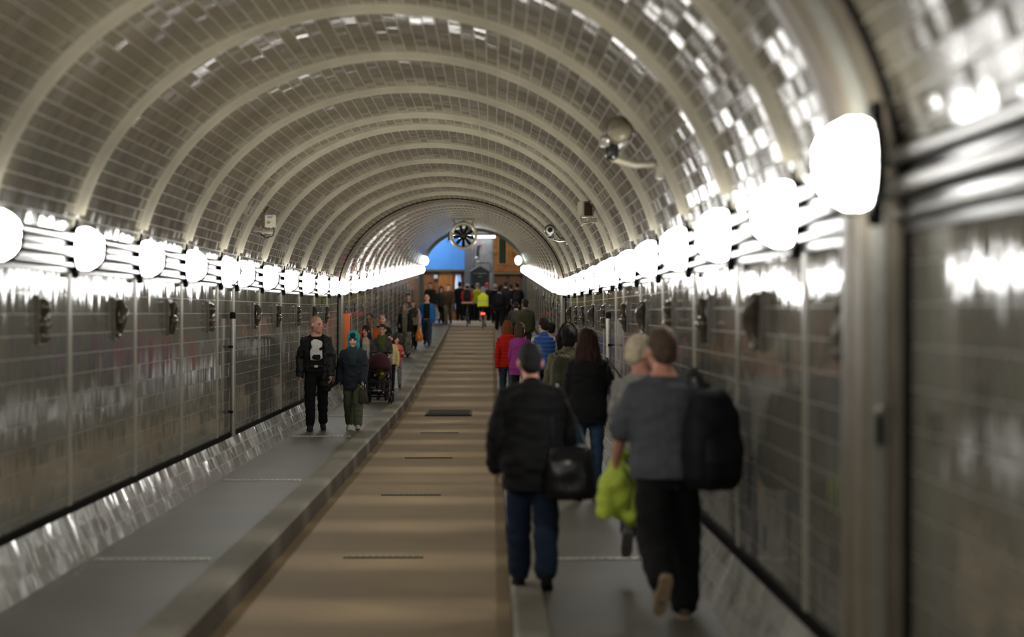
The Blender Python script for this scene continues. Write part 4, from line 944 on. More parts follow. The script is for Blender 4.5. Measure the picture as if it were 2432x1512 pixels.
def flush():
    dg = bpy.context.evaluated_depsgraph_get(); dg.update()
    out = [(ob, post, bpy.data.meshes.new_from_object(ob.evaluated_get(dg).copy() if False else ob.evaluated_get(dg), depsgraph=dg) if not any(m.type == 'SOLIDIFY' for m in ob.modifiers) else None) for ob, post in PENDING]
    for ob, post, me in out:
        if me is None:      # evaluate without the shell; it is put back afterwards
            continue
        old = ob.data; nm = ob.name
        ob.modifiers.clear(); ob.data = me; bpy.data.meshes.remove(old)
        if post: post(me)
        me.polygons.foreach_set('use_smooth', [True] * len(me.polygons))
    again = [(ob, post) for ob, post, me in out if me is None]
    if again:
        th = {}
        for ob, post in again:
            for m in list(ob.modifiers):
                if m.type == 'SOLIDIFY': th[ob.name] = m.thickness; ob.modifiers.remove(m)
        dg.update()
        out2 = [(ob, post, bpy.data.meshes.new_from_object(ob.evaluated_get(dg), depsgraph=dg)) for ob, post in again]
        for ob, post, me in out2:
            old = ob.data; ob.modifiers.clear(); ob.data = me; bpy.data.meshes.remove(old)
            if post: post(me)
            me.polygons.foreach_set('use_smooth', [True] * len(me.polygons))
            md = ob.modifiers.new('thick', 'SOLIDIFY'); md.thickness = th[ob.name]; md.offset = -1
    PENDING.clear()

# ---- garments in use
def J(col, **k): return dict(dict(mat=cloth(col)), **k)
BLACK, NAVY, DKGREY = (0.0075, 0.0075, 0.009), (0.014, 0.019, 0.036), (0.026, 0.027, 0.030)
JEANS = (0.022, 0.045, 0.095); JEANS2 = (0.055, 0.085, 0.125)
WALK_A = dict(legs=((20, 6, 8), (-16, 26, -22)), arms=((-16, 8, 20), (18, 8, 24)))
WALK_B = dict(legs=((-16, 26, -22), (20, 6, 8)), arms=((18, 8, 24), (-16, 8, 20)))
STAND = dict(legs=((3, 2, 0), (-3, 4, 0)), arms=((4, 7, 14), (2, 7, 14)))
P = {}
# the two nearest men, and the white-haired companion
P['grey'] = person('man in grey T-shirt and black trousers walking away, nearest on the right', px2(1586, 13.0), 13.0, 1.785, 0.10, 'pink', fat=0.030, lean=4, voxel=0.009,
    stance=3.0, legs=((-22, 38, -62), (12, 6, 0)), arms=((18, 15, 26), (14, 10, 40)), headrot=(12, -6), hair=dict(style='short', color=(0.095, 0.065, 0.045)),
    top=J((0.082, 0.088, 0.105), name='t_shirt', sleeve='short', t=0.030, hem=0.86, flare=0.02, wr=0.011), trousers=dict(mat=cloth(BLACK), w=0.042, hem=0.98),
    shoes=dict(mat=cloth((0.10, 0.085, 0.07)), sole=cloth((0.36, 0.27, 0.18))), roll=-2.0)
P['white'] = person('white-haired person in pale grey top and blue jeans beside the grey T-shirt man', px2(1537, 15.5), 15.5, 1.72, -0.15, 'pink', fat=0.01, roll=-4.5, lean=3, voxel=0.010,
    legs=((-26, 40, -46), (16, 6, 5)), arms=((24, 8, 25), (10, 8, 30)), headrot=(-48, -12), hair=dict(style='short', color=(0.62, 0.53, 0.38)),
    top=J((0.30, 0.30, 0.29), name='pullover', t=0.025, hem=0.86), trousers=dict(mat=cloth(JEANS), w=0.02), shoes=dict(mat=cloth((0.12, 0.12, 0.125)), sole=cloth((0.20, 0.19, 0.18))))
P['blazer'] = person('man in black jacket and blue jeans walking away beside the roadway kerb', px2(1264, 14.6), 14.6, 1.655, 0.02, 'pink', fat=0.022, lean=3, voxel=0.009,
    legs=((8, 5, 0), (-8, 16, -14)), arms=((-8, 15, 30), (6, 17, 26)), headrot=(4, -8), roll=-1.0, hair=dict(style='short', color=(0.016, 0.016, 0.017)),
    shirt=J((0.10, 0.10, 0.11), neck=1.49, t=0.016), top=J((0.008, 0.008, 0.0095), t=0.050, hem=0.70, flare=0.020, wr=0.012, collar=0.02), trousers=dict(mat=cloth((0.012, 0.022, 0.048)), w=0.034),
    shoes=dict(mat=cloth(BLACK), sole=cloth(BLACK)))
P['longhair'] = person('woman with long dark hair, black jacket and cropped blue jeans walking away', px2(1396, 21.5), 21.5, 1.70, -0.05, 'pink', fem=True, fat=0.012, lean=2, voxel=0.011,
    legs=((-6, 10, -8), (3, 2, 0)), arms=((6, 9, 20), (8, 22, 75)), hair=dict(style='long', color=(0.030, 0.012, 0.009), len=0.34),
    top=J(BLACK, t=0.034, hem=0.78, flare=0.03), trousers=dict(mat=cloth((0.03, 0.062, 0.115)), w=0.006, hem=0.91), shoes=dict(mat=cloth(BLACK), sole=cloth((0.5, 0.48, 0.45))), headrot=(0, 3))
P['olive'] = person('person in olive jacket with headphones over curly black hair, walking away', px2(1350, 25.0), 25.0, 1.74, 0.12, 'tan', fat=0.02, lean=2, voxel=0.012, **WALK_B,
    hair=dict(style='full', color=(0.010, 0.009, 0.009)), hat=[('headphones', 'headphones', cloth((0.02, 0.02, 0.02))), ('hair_clip', 'patch', cloth((0.85, 0.42, 0.06)))],
    top=J((0.115, 0.098, 0.058), t=0.045, hem=0.72, flare=0.03, collar=0.03), trousers=dict(mat=cloth(DKGREY)))
P['vest'] = person('person in quilted blue vest with white sleeves walking away on the right', px2(1291, 39.0), 39.0, 1.79, 0.05, 'fair', fat=0.01, voxel=0.012, **WALK_A,
    hair=dict(style='short', color=(0.022, 0.016, 0.013)), headrot=(25, -16), shirt=J((0.62, 0.58, 0.50), name='white_shirt', sleeve='long', t=0.014),
    top=J((0.055, 0.13, 0.42), name='quilted_vest', sleeve='none', t=0.040, hem=0.84, quilt=0.075, qamp=0.024, wr=0.004, collar=0.035), trousers=dict(mat=cloth(NAVY)))
P['red'] = person('auburn-haired woman in red quilted jacket and jeans walking away', px2(1205, 42.0), 42.0, 1.72, -0.05, 'fair', fem=True, voxel=0.012, **WALK_A,
    hair=dict(style='bob', color=(0.19, 0.055, 0.018)), top=J((0.58, 0.022, 0.010), name='quilted_jacket', t=0.034, hem=0.84, quilt=0.07, qamp=0.016, wr=0.005, hoodback=True), trousers=dict(mat=cloth(JEANS2), w=0.008))
P['magenta'] = person('brown-haired woman in magenta coat beside the red quilted jacket', px2(1236, 41.0), 41.0, 1.69, -0.1, 'fair', fem=True, voxel=0.012, **WALK_B,
    hair=dict(style='bob', color=(0.055, 0.028, 0.016)), headrot=(-30, 0), shirt=J(BLACK, neck=1.49, t=0.02), top=J((0.26, 0.035, 0.20), name='coat', t=0.036, hem=0.72, flare=0.055, collar=0.015, wr=0.008), trousers=dict(mat=cloth(BLACK)))
P['behindvest'] = person('dark-haired person in charcoal jacket partly hidden behind the blue vest', px2(1309, 41.5), 41.5, 1.70, 0.0, 'fair', voxel=0.014, **WALK_A,
    hair=dict(style='short', color=(0.016, 0.013, 0.011)), top=J(DKGREY), trousers=dict(mat=cloth(BLACK)))
P['sweater'] = person('broad person in olive sweater with grey hood walking away mid tunnel', px2(1248, 62.0), 62.0, 1.78, 0.0, 'fair', fat=0.035, voxel=0.014, **WALK_A,
    hair=dict(style='short', color=(0.014, 0.012, 0.011)), top=J((0.062, 0.060, 0.032), t=0.045, hem=0.82), trousers=dict(mat=cloth(DKGREY)), hat=[('hood', 'patch', cloth((0.14, 0.14, 0.13)))], scarf=cloth((0.14, 0.14, 0.13)))
P['sweater2'] = person('dark-clothed person walking just left of the olive sweater', px2(1226, 65.0), 65.0, 1.66, 0.0, 'fair', voxel=0.016, **WALK_B,
    hair=dict(style='short', color=(0.014, 0.012, 0.011)), top=J((0.045, 0.05, 0.045), t=0.05), trousers=dict(mat=cloth(BLACK)))
P['blackwalk'] = person('person in black with white sneaker soles walking away right of the roadway', px2(1186, 85.6), 85.6, 1.80, 0.0, 'fair', voxel=0.016, **WALK_A,
    hair=dict(style='short', color=(0.02, 0.018, 0.016)), top=J((0.014, 0.015, 0.022), t=0.05, hem=0.78), trousers=dict(mat=cloth((0.012, 0.013, 0.02)), w=0.035), shoes=dict(mat=cloth(DKGREY), sole=cloth((0.6, 0.6, 0.6))))
P['barearm'] = person('tall person in black T-shirt with bare arms near the right wall, far end', px2(1228, 91.5), 91.5, 1.88, 0.05, 'fair', fat=0.02, voxel=0.016, **WALK_B,
    hair=dict(style='short', color=(0.02, 0.016, 0.013)), top=J(BLACK, name='t_shirt', sleeve='short', t=0.03), trousers=dict(mat=cloth(DKGREY)))
# facing the camera, left pavement
P['bomber'] = person('man in open black bomber jacket and black trousers walking towards us on the left', px2(752, 34.0), 34.0, 1.815, PI + 0.05, 'pink', fat=0.012, voxel=0.0085,
    legs=((-8, 14, -12), (10, 4, 4)), arms=((6, 11, 16), (-2, 15, 14)), headrot=(52, -2), hair=dict(style='buzz', color=(0.36, 0.22, 0.16)), beard=0.15, headk=1.13,
    shirt=J((0.010, 0.010, 0.011), name='t_shirt', t=0.020, neck=1.45, sleeve='short', hem=0.89), top=J((0.017, 0.017, 0.019), name='bomber_jacket', mat=cloth((0.017, 0.017, 0.019), 0.5), t=0.040, hem=0.90, flare=0.0, open=0.112, wr=0.020),
    trousers=dict(mat=cloth((0.008, 0.008, 0.009)), w=0.022), shoes=dict(mat=cloth((0.02, 0.021, 0.02)), sole=cloth((0.035, 0.035, 0.03))))
P['boy'] = person('boy in navy hooded jacket with teal hood up and olive trousers', px2(840, 34.2), 34.2, 1.55, PI - 0.03, 'fair', voxel=0.0085,
    legs=((14, 4, 8), (-6, 16, -12)), arms=((12, 6, 20), (-6, 16, 28)), headrot=(-4, -10), headk=1.1, hair=dict(style='short', color=(0.020, 0.013, 0.010)),
    hat=[('hood', 'hood', cloth((0.015, 0.22, 0.23))), ('beanie', 'beanie', cloth((0.010, 0.011, 0.014)))], scarf=cloth((0.022, 0.034, 0.042)),
    top=J((0.020, 0.024, 0.034), t=0.046, hem=0.72, flare=0.012, wr=0.018, hoodback=True), trousers=dict(mat=cloth((0.085, 0.095, 0.055)), w=0.034, hem=0.96),
    shoes=dict(mat=cloth((0.42, 0.42, 0.44)), sole=cloth((0.62, 0.55, 0.36))))
P['scarf'] = person('woman with green scarf and dark grey coat pushing the stroller', px2(908, 44.7), 44.7, 1.58, PI, 'fair', fem=True, fat=0.015, voxel=0.011,
    legs=((6, 4, 0), (-10, 18, -16)), arms=((30, 8, 38), (30, 8, 38)), headrot=(-6, 0), hair=dict(style='tied', color=(0.035, 0.018, 0.012)), hat=[('sunglasses', 'sunglasses', cloth((0.05, 0.05, 0.05), 0.2))],
    scarf=cloth((0.075, 0.10, 0.022)), top=J((0.055, 0.056, 0.052), name='coat', t=0.036, hem=0.70, flare=0.03), trousers=dict(mat=cloth(BLACK)))
P['vneck'] = person('woman with long dark hair and pale V-neck top, left of the stroller', px2(869, 46.2), 46.2, 1.545, PI + 0.1, 'fair', fem=True, voxel=0.011, **WALK_B,
    headrot=(-32, 2), hair=dict(style='long', color=(0.030, 0.017, 0.012), len=0.26), shirt=J((0.50, 0.45, 0.38), t=0.018, neck=1.38), top=J((0.075, 0.065, 0.055), name='cardigan', t=0.030, open=0.085), trousers=dict(mat=cloth(DKGREY)))
P['orange'] = person('smiling man in orange and red jacket over a grey T-shirt, behind the stroller group', px2(879, 48.4), 48.4, 1.75, PI - 0.1, 'brown', fat=0.01, voxel=0.011, **WALK_A,
    headrot=(-8, 0), hair=dict(style='buzz', color=(0.018, 0.013, 0.011)), shirt=J((0.34, 0.31, 0.27), t=0.018), top=J((0.66, 0.11, 0.018), name='track_jacket', t=0.034, open=0.095, collar=0.0), trousers=dict(mat=cloth(NAVY)))
P['tee'] = person('short-haired man in black T-shirt with sunglasses on his head, behind the stroller', px2(907, 50.2), 50.2, 1.70, PI, 'pink', fat=0.018, voxel=0.011, **WALK_B,
    hair=dict(style='buzz', color=(0.06, 0.04, 0.03)), hat=[('sunglasses', 'sunglasses', cloth((0.35, 0.35, 0.36), 0.2))], headrot=(6, 0), beard=0.2, top=J(BLACK, name='t_shirt', sleeve='short', t=0.022), trousers=dict(mat=cloth(DKGREY)))
def zebra():
    m, nt, N, L, p = new_mat('zebra_cloth'); tc = N.new('ShaderNodeTexCoord'); wv = N.new('ShaderNodeTexWave'); wv.bands_direction = 'Z'; wv.inputs['Scale'].default_value = 9; wv.inputs['Distortion'].default_value = 7; wv.inputs['Detail Scale'].default_value = 1.5
    cr = N.new('ShaderNodeMapRange'); cr.inputs['From Min'].default_value = 0.45; cr.inputs['From Max'].default_value = 0.55
    mx = N.new('ShaderNodeMix'); mx.data_type = 'RGBA'; mx.inputs[6].default_value = (0.012, 0.012, 0.012, 1); mx.inputs[7].default_value = (0.42, 0.40, 0.37, 1)
    L.new(tc.outputs['Object'], wv.inputs[0]); L.new(wv.outputs[1], cr.inputs['Value']); L.new(cr.outputs[0], mx.inputs[0]); L.new(mx.outputs[2], p.inputs['Base Color']); p.inputs['Roughness'].default_value = 0.9
    return m
ZEB = zebra()
P['girl'] = person('girl with long dark hair, pink jacket and zebra-striped trousers', px2(941, 49.4), 49.4, 1.22, PI + 0.15, 'fair', fem=True, headk=1.22, voxel=0.010,
    legs=((18, 6, 6), (-18, 30, -26)), arms=((8, 10, 95), (8, 8, 95)), headrot=(20, 0), hair=dict(style='long', color=(0.022, 0.013, 0.010), len=0.36),
    top=J((0.62, 0.15, 0.14), name='pink_jacket', t=0.040, hem=0.84, flare=0.02), trousers=dict(mat=ZEB, w=0.012), shoes=dict(mat=cloth((0.03, 0.03, 0.03)), sole=cloth((0.6, 0.58, 0.55))))
P['yellow'] = person('child in pale yellow top mostly hidden behind the scarf woman', px2(925, 46.9), 46.9, 1.33, PI, 'fair', headk=1.15, voxel=0.011, legs=((16, 6, 6), (-12, 24, -20)), arms=((4, 12, 10), (0, 8, 14)),
    hair=dict(style='short', color=(0.04, 0.025, 0.016)), top=J((0.58, 0.45, 0.19), name='yellow_top', t=0.030), trousers=dict(mat=cloth(BLACK), w=0.01), shoes=dict(mat=cloth((0.55, 0.48, 0.46)), sole=cloth((0.6, 0.58, 0.55))))
P['hijab'] = person('woman in grey headscarf, black cardigan and wide patterned trousers walking towards us', px2(962, 64.0), 64.0, 1.60, PI, 'fair', fem=True, fat=0.025, voxel=0.013, legs=((16, 6, 6), (-10, 20, -18)), arms=((2, 10, 12), (6, 8, 70)),
    hat=[('headscarf', 'hijab', cloth((0.19, 0.165, 0.15)))], headrot=(-8, 0), shirt=J((0.16, 0.15, 0.10), t=0.03, hem=0.80), top=J(BLACK, name='cardigan', t=0.042, hem=0.80, open=0.08),
    trousers=dict(mat=mat('leaf_print', (0.17, 0.155, 0.125), 0.9, var=0.75, nscale=14), w=0.075, hem=0.93), shoes=dict(mat=cloth(BLACK)))
P['leather'] = person('brown-haired woman in dark leather jacket with pale pink sleeves behind the headscarf woman', px2(982, 69.3), 69.3, 1.60, PI - 0.1, 'fair', fem=True, voxel=0.013, legs=((12, 6, 6), (-12, 26, -30)), arms=((6, 14, 30), (4, 8, 30)),
    hair=dict(style='bob', color=(0.15, 0.075, 0.045)), headrot=(-20, 0), shirt=J((0.52, 0.34, 0.33), name='pink_blouse', sleeve='long', t=0.034), top=J((0.035, 0.028, 0.024), name='leather_jacket', mat=cloth((0.035, 0.028, 0.024), 0.5), sleeve='none', t=0.042), trousers=dict(mat=cloth(BLACK)))
P['backhead'] = person('dark-haired person walking behind the leather jacket woman by the left wall', px2(969, 75.0), 75.0, 1.70, PI, 'fair', voxel=0.016, **WALK_A,
    hair=dict(style='short', color=(0.02, 0.015, 0.012)), top=J((0.08, 0.07, 0.065)), trousers=dict(mat=cloth(DKGREY)))
P['bluejacket'] = person('bald man in bright blue jacket and dark jeans walking towards us', px2(1014, 72.0), 72.0, 1.745, PI - 0.05, 'pink', fat=0.025, voxel=0.013, **WALK_A,
    hair=dict(style='buzz', color=(0.16, 0.09, 0.065)), shirt=J(BLACK, t=0.024), top=J((0.012, 0.105, 0.30), name='blue_jacket', t=0.042, hem=0.80, open=0.10), trousers=dict(mat=cloth((0.035, 0.05, 0.075)), w=0.03))
# crowd at the far end
def crowd(key, label, px, y, H, col, hd=0.0, hair=(0.02, 0.016, 0.013), hs='short', tcol=BLACK, skin='fair', pose=STAND, **k):
    P[key] = person(label, px2(px, y), y, H, hd, skin, voxel=0.018, hair=dict(style=hs, color=hair) if hs else None, top=J(col, t=0.045, hem=0.80), trousers=dict(mat=cloth(tcol), w=0.03), group='crowd at the far end', **pose, **k)
crowd('c1', 'person in olive black coat standing leftmost in the far crowd', 1022, 94.6, 1.78, (0.022, 0.022, 0.016), PI)
crowd('c2', 'long-haired person in dark grey jacket, second from left in the far crowd', 1048, 93.5, 1.66, (0.032, 0.036, 0.042), PI, hs='long', pose=WALK_A)
crowd('c3', 'person in brown jacket and khaki trousers in the far crowd', 1065, 93.0, 1.76, (0.06, 0.035, 0.022), PI, tcol=(0.13, 0.105, 0.065), pose=WALK_B)
crowd('c4', 'person in black in front of the arched window', 1092, 98.2, 1.78, BLACK, 0.1)
crowd('c5', 'cyclist with grey helmet and yellow jacket standing behind the yellow safety vest', 1134, 98.4, 1.70, (0.42, 0.45, 0.02), 0.1, hs=None, hat=[('helmet', 'helmet', cloth((0.22, 0.22, 0.22)))])
crowd('c6', 'person with red cycling helmet in the far crowd', 1157, 98.9, 1.72, (0.03, 0.03, 0.032), 0, hs=None, hat=[('helmet', 'helmet', cloth((0.60, 0.06, 0.04)))])
crowd('c7', 'person with white cap in the far crowd right of the red helmet', 1176, 95.0, 1.70, BLACK, 0.2, hat=[('cap', 'beanie', cloth((0.55, 0.55, 0.52)))])
crowd('c8', 'dark-coated person in the far crowd under the stone panel', 1201, 96.2, 1.80, (0.018, 0.018, 0.02), 0)
crowd('c9', 'person in charcoal at the right wall in the far crowd', 1214, 95.0, 1.74, DKGREY, 0.2, pose=WALK_A)
crowd('c10', 'person in black between the helmets in the far crowd', 1122, 99.4, 1.70, BLACK, 0, hs='short')
crowd('c11', 'person in dark trousers beside the red jacket cyclist in the far crowd', 1104, 99.1, 1.62, (0.04, 0.03, 0.03), PI)
crowd('c12', 'person in black jacket behind the yellow vest cyclist in the far crowd', 1143, 99.9, 1.64, (0.02, 0.02, 0.02), 0)
crowd('c13', 'person in dark blue jacket at the back of the far crowd, right half', 1190, 98.3, 1.66, NAVY, 0)

# ------------------------------------------------------------------ bicycles
M_TYRE = mat('tyre_rubber', (0.015, 0.015, 0.015), 0.8, var=0)
def bicycle(label, x, y, zg, frame_col, light=False):
    r = empty('bicycle', (x, y, zg), 0, label, 'bicycle'); fm = mat('bike_%02x%02x' % (int(frame_col[0] * 255), int(frame_col[2] * 255)), frame_col, 0.35, var=0)
    RW = 0.345
    for yy in (-0.52, 0.52):
        b = MB(); b.tube([(0, yy + (RW - 0.02) * math.cos(a), RW + (RW - 0.02) * math.sin(a)) for a in np.linspace(0, 2 * PI, 36, endpoint=False)], 0.024, n=10, closed=True); w = b.build('wheel', M_TYRE, r)
        b = MB(); b.tube([(0, yy + (RW - 0.045) * math.cos(a), RW + (RW - 0.045) * math.sin(a)) for a in np.linspace(0, 2 * PI, 36, endpoint=False)], 0.012, n=6, closed=True); b.build('rim', M_STEEL, w)
        b = MB(); b.tube([(-0.05, yy, RW), (0.05, yy, RW)], 0.022, n=10)
        for q in range(18):
            a = 2 * PI * q / 18; b.tube([((-0.025 if q % 2 else 0.025), yy, RW), (0, yy + 0.3 * math.cos(a), RW + 0.3 * math.sin(a))], 0.0016, n=4, round_ends=False)
        b.build('spokes', M_STEEL, w)
    b = MB(); bb = (0, -0.10, 0.29); st = (0, -0.24, 0.80); hd = (0, 0.34, 0.82)
    for p, q, rr in ((bb, st, .017), (st, hd, .016), (bb, (0, 0.36, 0.70), .019), ((0, 0.34, 0.88), (0, 0.38, 0.66), .021)): b.tube([p, q], rr, n=10)
    for sx in (-1, 1):
        b.tube([(sx * 0.055, -0.52, RW), (sx * 0.03, -0.12, 0.30)], 0.010, n=8); b.tube([(sx * 0.055, -0.52, RW), (sx * 0.02, -0.24, 0.78)], 0.009, n=8); b.tube([(sx * 0.05, 0.52, RW), (sx * 0.045, 0.42, 0.70), (0.0, 0.38, 0.72)], 0.012, n=8)
    b.build('frame', fm, r)
    b = MB(); b.tube([st, (0, -0.27, 0.93)], 0.014, n=8); b.build('seat_post', M_STEEL, r)
    b = MB(); b.ell((0, -0.33, 0.95), (0.085, 0.10, 0.035)); b.tube([(0, -0.28, 0.955), (0, -0.08, 0.955)], [0.05, 0.02], n=10, flat=(0.6, 1)); b.build('saddle', M_CAMD, r)
    b = MB(); b.tube([(0, 0.33, 0.90), (0, 0.36, 1.02)], 0.015, n=8); b.tube([(-0.30, 0.24, 1.04), (-0.22, 0.34, 1.05), (0, 0.37, 1.03), (0.22, 0.34, 1.05), (0.30, 0.24, 1.04)], 0.013, n=8); b.build('handlebar', M_CAMD, r)
    b = MB(); b.tube([(0.06, -0.10 + 0.09 * math.cos(a), 0.29 + 0.09 * math.sin(a)) for a in np.linspace(0, 2 * PI, 20, endpoint=False)], 0.008, n=6, closed=True)
    for sx, dy in ((-1, 0.12), (1, -0.12)): b.tube([(sx * 0.075, -0.10, 0.29), (sx * 0.085, -0.10 + dy, 0.29 + dy * 0.9)], 0.011, n=6); b.box((sx * 0.14, -0.10 + dy, 0.29 + dy * 0.9), (0.10, 0.07, 0.02))
    b.build('crankset', M_STEEL, r)
    b = MB()
    for yy in (-0.52, 0.52):
        pts = [(0, yy + 0.375 * math.cos(a), RW + 0.375 * math.sin(a)) for a in np.linspace(0.3, 2.9, 12)]; b.tube(pts, 0.026, n=8, flat=(0.3, 1))
    b.build('mudguard', M_CAMD, r)
    if light:
        b = MB(); b.box((0, -0.66, 0.66), (0.26, 0.22, 0.05)); b.tube([(0.1, -0.6, 0.64), (0.06, -0.52, RW)], 0.008, n=6); b.tube([(-0.1, -0.6, 0.64), (-0.06, -0.52, RW)], 0.008, n=6); b.build('carrier', M_CAMD, r)
        b = MB(); b.box((0, -0.79, 0.62), (0.20, 0.04, 0.09), bev=0.01); b.build('light_box', M_CAMD, r)
        for sx in (-0.045, 0.045):
            b = MB(); b.ell((sx, -0.815, 0.62), (0.034, 0.016, 0.034)); b.build('tail_light', mat('tail_glow', (0.9, 0.05, 0.02), 0.3, var=0, emis=(1.0, 0.035, 0.012), estr=14.0), r)
    return r
BIKE = dict(legs=((62, 62, -5), (28, 30, -18)), lean=22, arms=((48, 6, 10), (48, 6, 10)), headrot=(0, -18))
zl = lambda y: zf(y) + LANE_Z * (1 - min(1.0, max(0.0, (y - 78) / 19.5)))
yb = 90.0; xb = px2(1147, yb)
bicycle('bicycle with double red tail light under the rider in yellow vest', xb, yb, zl(yb), (0.04, 0.10, 0.12), True)
P['cyc1'] = person('cyclist in yellow reflective vest and dark shorts riding away', xb, yb - 0.32, 1.70, 0.0, 'fair', fat=0.02, voxel=0.014, seated=1.00, zoff=zl(yb), **BIKE,
    hair=dict(style='short', color=(0.05, 0.04, 0.03)), hat=[('grey_hood', 'hood', cloth((0.17, 0.17, 0.17)))], shirt=J(BLACK, sleeve='long', t=0.02), top=J((0.60, 0.66, 0.015), name='safety_vest', sleeve='none', t=0.048, hem=0.86, flare=0.02), trousers=dict(mat=cloth(BLACK), w=0.02, hem=0.52, name='shorts'))
yb2 = 92.0; xb2 = px2(1110, yb2)
bicycle('bicycle under the rider in red jacket with black backpack', xb2, yb2, zl(yb2), (0.14, 0.14, 0.13))
P['cyc2'] = person('cyclist in red jacket and white helmet riding away on the roadway', xb2, yb2 - 0.32, 1.76, 0.0, 'fair', fat=0.02, voxel=0.014, seated=1.02, zoff=zl(yb2), **BIKE,
    hair=dict(style='short', color=(0.03, 0.02, 0.02)), hat=[('helmet', 'helmet', cloth((0.60, 0.60, 0.58)))], top=J((0.62, 0.045, 0.045), name='red_jacket', t=0.045, hem=0.86), trousers=dict(mat=cloth((0.014, 0.014, 0.016)), w=0.01))

# ------------------------------------------------------------------ bags and carried things
def item_blob(mb, name, m, parent, voxel=0.012, amp=0.01, f=9.0, smooth=4):
    def post(me):
        n = len(me.vertices); co = np.empty(n * 3); me.vertices.foreach_get('co', co); co = co.reshape(-1, 3)
        no = np.empty(n * 3); me.vertices.foreach_get('normal', no); no = no.reshape(-1, 3)
        d = np.array([mnoise.noise((p[0] * f, p[1] * f, p[2] * f)) for p in co]) * amp
        me.vertices.foreach_set('co', (co + no * d[:, None]).ravel()); me.update()
    return blob(mb, name, m, parent, voxel, smooth, post)
def backpack(label, info, col, w=0.30, h=0.46, d=0.18, dx=0.0, rz=0.0, z=1.22, back=0.22, straps=True, tiltx=0.0):
    c = info['world'](info['T']((dx, -back, z))); hd = info['root'].rotation_euler[2] + rz
    r = empty('backpack', c, hd, label, 'backpack'); r.rotation_euler = (tiltx, 0, hd); m = cloth(col, 0.7)
    b = MB(); b.eloft([(0, 0, -h / 2, w * 0.40, d * 0.38), (0, -0.01, -h * 0.38, w * 0.5, d * 0.5), (0, -0.015, -h * 0.1, w * 0.52, d * 0.52), (0, 0, h * 0.22, w * 0.48, d * 0.46), (0, 0.01, h * 0.42, w * 0.36, d * 0.36), (0, 0.02, h * 0.5, w * 0.2, d * 0.22)], n=24, power=3.0)
    item_blob(b, 'pack_body', m, r, 0.012, 0.014)
    b = MB(); b.eloft([(0, -d * 0.52, -h * 0.40, w * 0.32, d * 0.12), (0, -d * 0.58, -h * 0.2, w * 0.38, d * 0.2), (0, -d * 0.5, h * 0.02, w * 0.34, d * 0.12)], n=18, power=3.0); item_blob(b, 'front_pocket', m, r, 0.012, 0.008)
    b = MB(); b.tube([(-0.05, d * 0.3, h * 0.46), (0, d * 0.3, h * 0.56), (0.05, d * 0.3, h * 0.46)], 0.012, n=8); b.build('carry_loop', m, r)
    if straps:
        for sx in (-1, 1):
            b = MB(); b.tube([(sx * w * 0.25, d * 0.3, h * 0.40), (sx * w * 0.30, d * 0.5 + 0.08, h * 0.50), (sx * w * 0.32, d * 0.5 + 0.20, h * 0.36), (sx * w * 0.4, d * 0.5 + 0.16, -h * 0.1), (sx * w * 0.42, d * 0.3, -h * 0.36)], 0.026, n=8, flat=(1, 0.35)); b.build('shoulder_strap', m, r)
    return r
backpack('large black backpack slung on the grey T-shirt man\'s right shoulder', P['grey'], (0.006, 0.006, 0.009), w=0.36, h=0.60, d=0.24, dx=0.235, rz=0.35, z=1.10, back=0.22, straps=False)
g = P['grey']; r = empty('backpack_strap', g['world'](g['T']((0.15, 0.0, 1.46))), 0.1, 'black strap over the grey T-shirt man\'s right shoulder', 'strap')
b = MB(); b.tube([(0.06, -0.20, -0.06), (0.03, -0.09, 0.03), (0.0, 0.02, 0.03), (0.0, 0.13, -0.08), (0.05, 0.14, -0.25)], 0.034, n=8, flat=(1, 0.3)); b.build('webbing', cloth((0.006, 0.006, 0.009), 0.7), r)
backpack('dark olive backpack on the headphone wearer', P['olive'], (0.045, 0.045, 0.024), w=0.27, h=0.42, d=0.16, dx=-0.10)
backpack('black backpack on the red jacket cyclist', P['cyc2'], (0.018, 0.014, 0.014), w=0.34, h=0.50, d=0.2, back=0.24, z=1.24)
backpack('grey black backpack on the tall person in black T-shirt', P['barearm'], (0.022, 0.022, 0.024), w=0.30, h=0.46)
backpack('dark backpack on the person left of the olive sweater', P['sweater2'], (0.04, 0.045, 0.04), w=0.28, h=0.44, d=0.2)
backpack('black backpack on the person walking right of the roadway', P['blackwalk'], (0.012, 0.013, 0.018), w=0.30, h=0.46)
def handbag(label, c, hd, col, w, h, d, strap_to=None, rough=0.4, name='handbag', buckle=True):
    r = empty(name, c, hd, label, 'bag'); m = cloth(col, rough)
    b = MB(); b.eloft([(0, 0, -h, w * 0.5, d * 0.5), (0, 0, -h * 0.85, w * 0.54, d * 0.55), (0, 0, -h * 0.3, w * 0.48, d * 0.45), (0, 0, 0, w * 0.42, d * 0.25)], n=22, power=3.2); item_blob(b, 'bag_body', m, r, 0.012, 0.012)
    if strap_to is not None:
        s = Vector(strap_to) - Vector(c); ci, si = math.cos(-hd), math.sin(-hd); s = Vector((ci * s.x - si * s.y, si * s.x + ci * s.y, s.z))
        b = MB()
        for q in (-1, 1): b.tube([(q * w * 0.36, 0, -0.02), (s.x * 0.5 + q * w * 0.2, s.y * 0.5 + q * 0.03, s.z * 0.5), (s.x, s.y + q * 0.04, s.z)], 0.010, n=8)
        b.build('strap', m, r)
    if buckle:
        b = MB(); b.box((0, -d * 0.5, -h * 0.3), (0.04, 0.02, 0.03), bev=0.004); b.build('buckle', M_STEEL, r)
    return r
bl = P['blazer']; handbag('black leather shoulder bag at the right side of the man in black jacket', bl['world'](bl['T']((0.27, -0.20, 1.03))), -0.25, (0.010, 0.010, 0.012), 0.34, 0.36, 0.17, bl['world'](bl['T']((0.17, -0.03, 1.455))), 0.28)
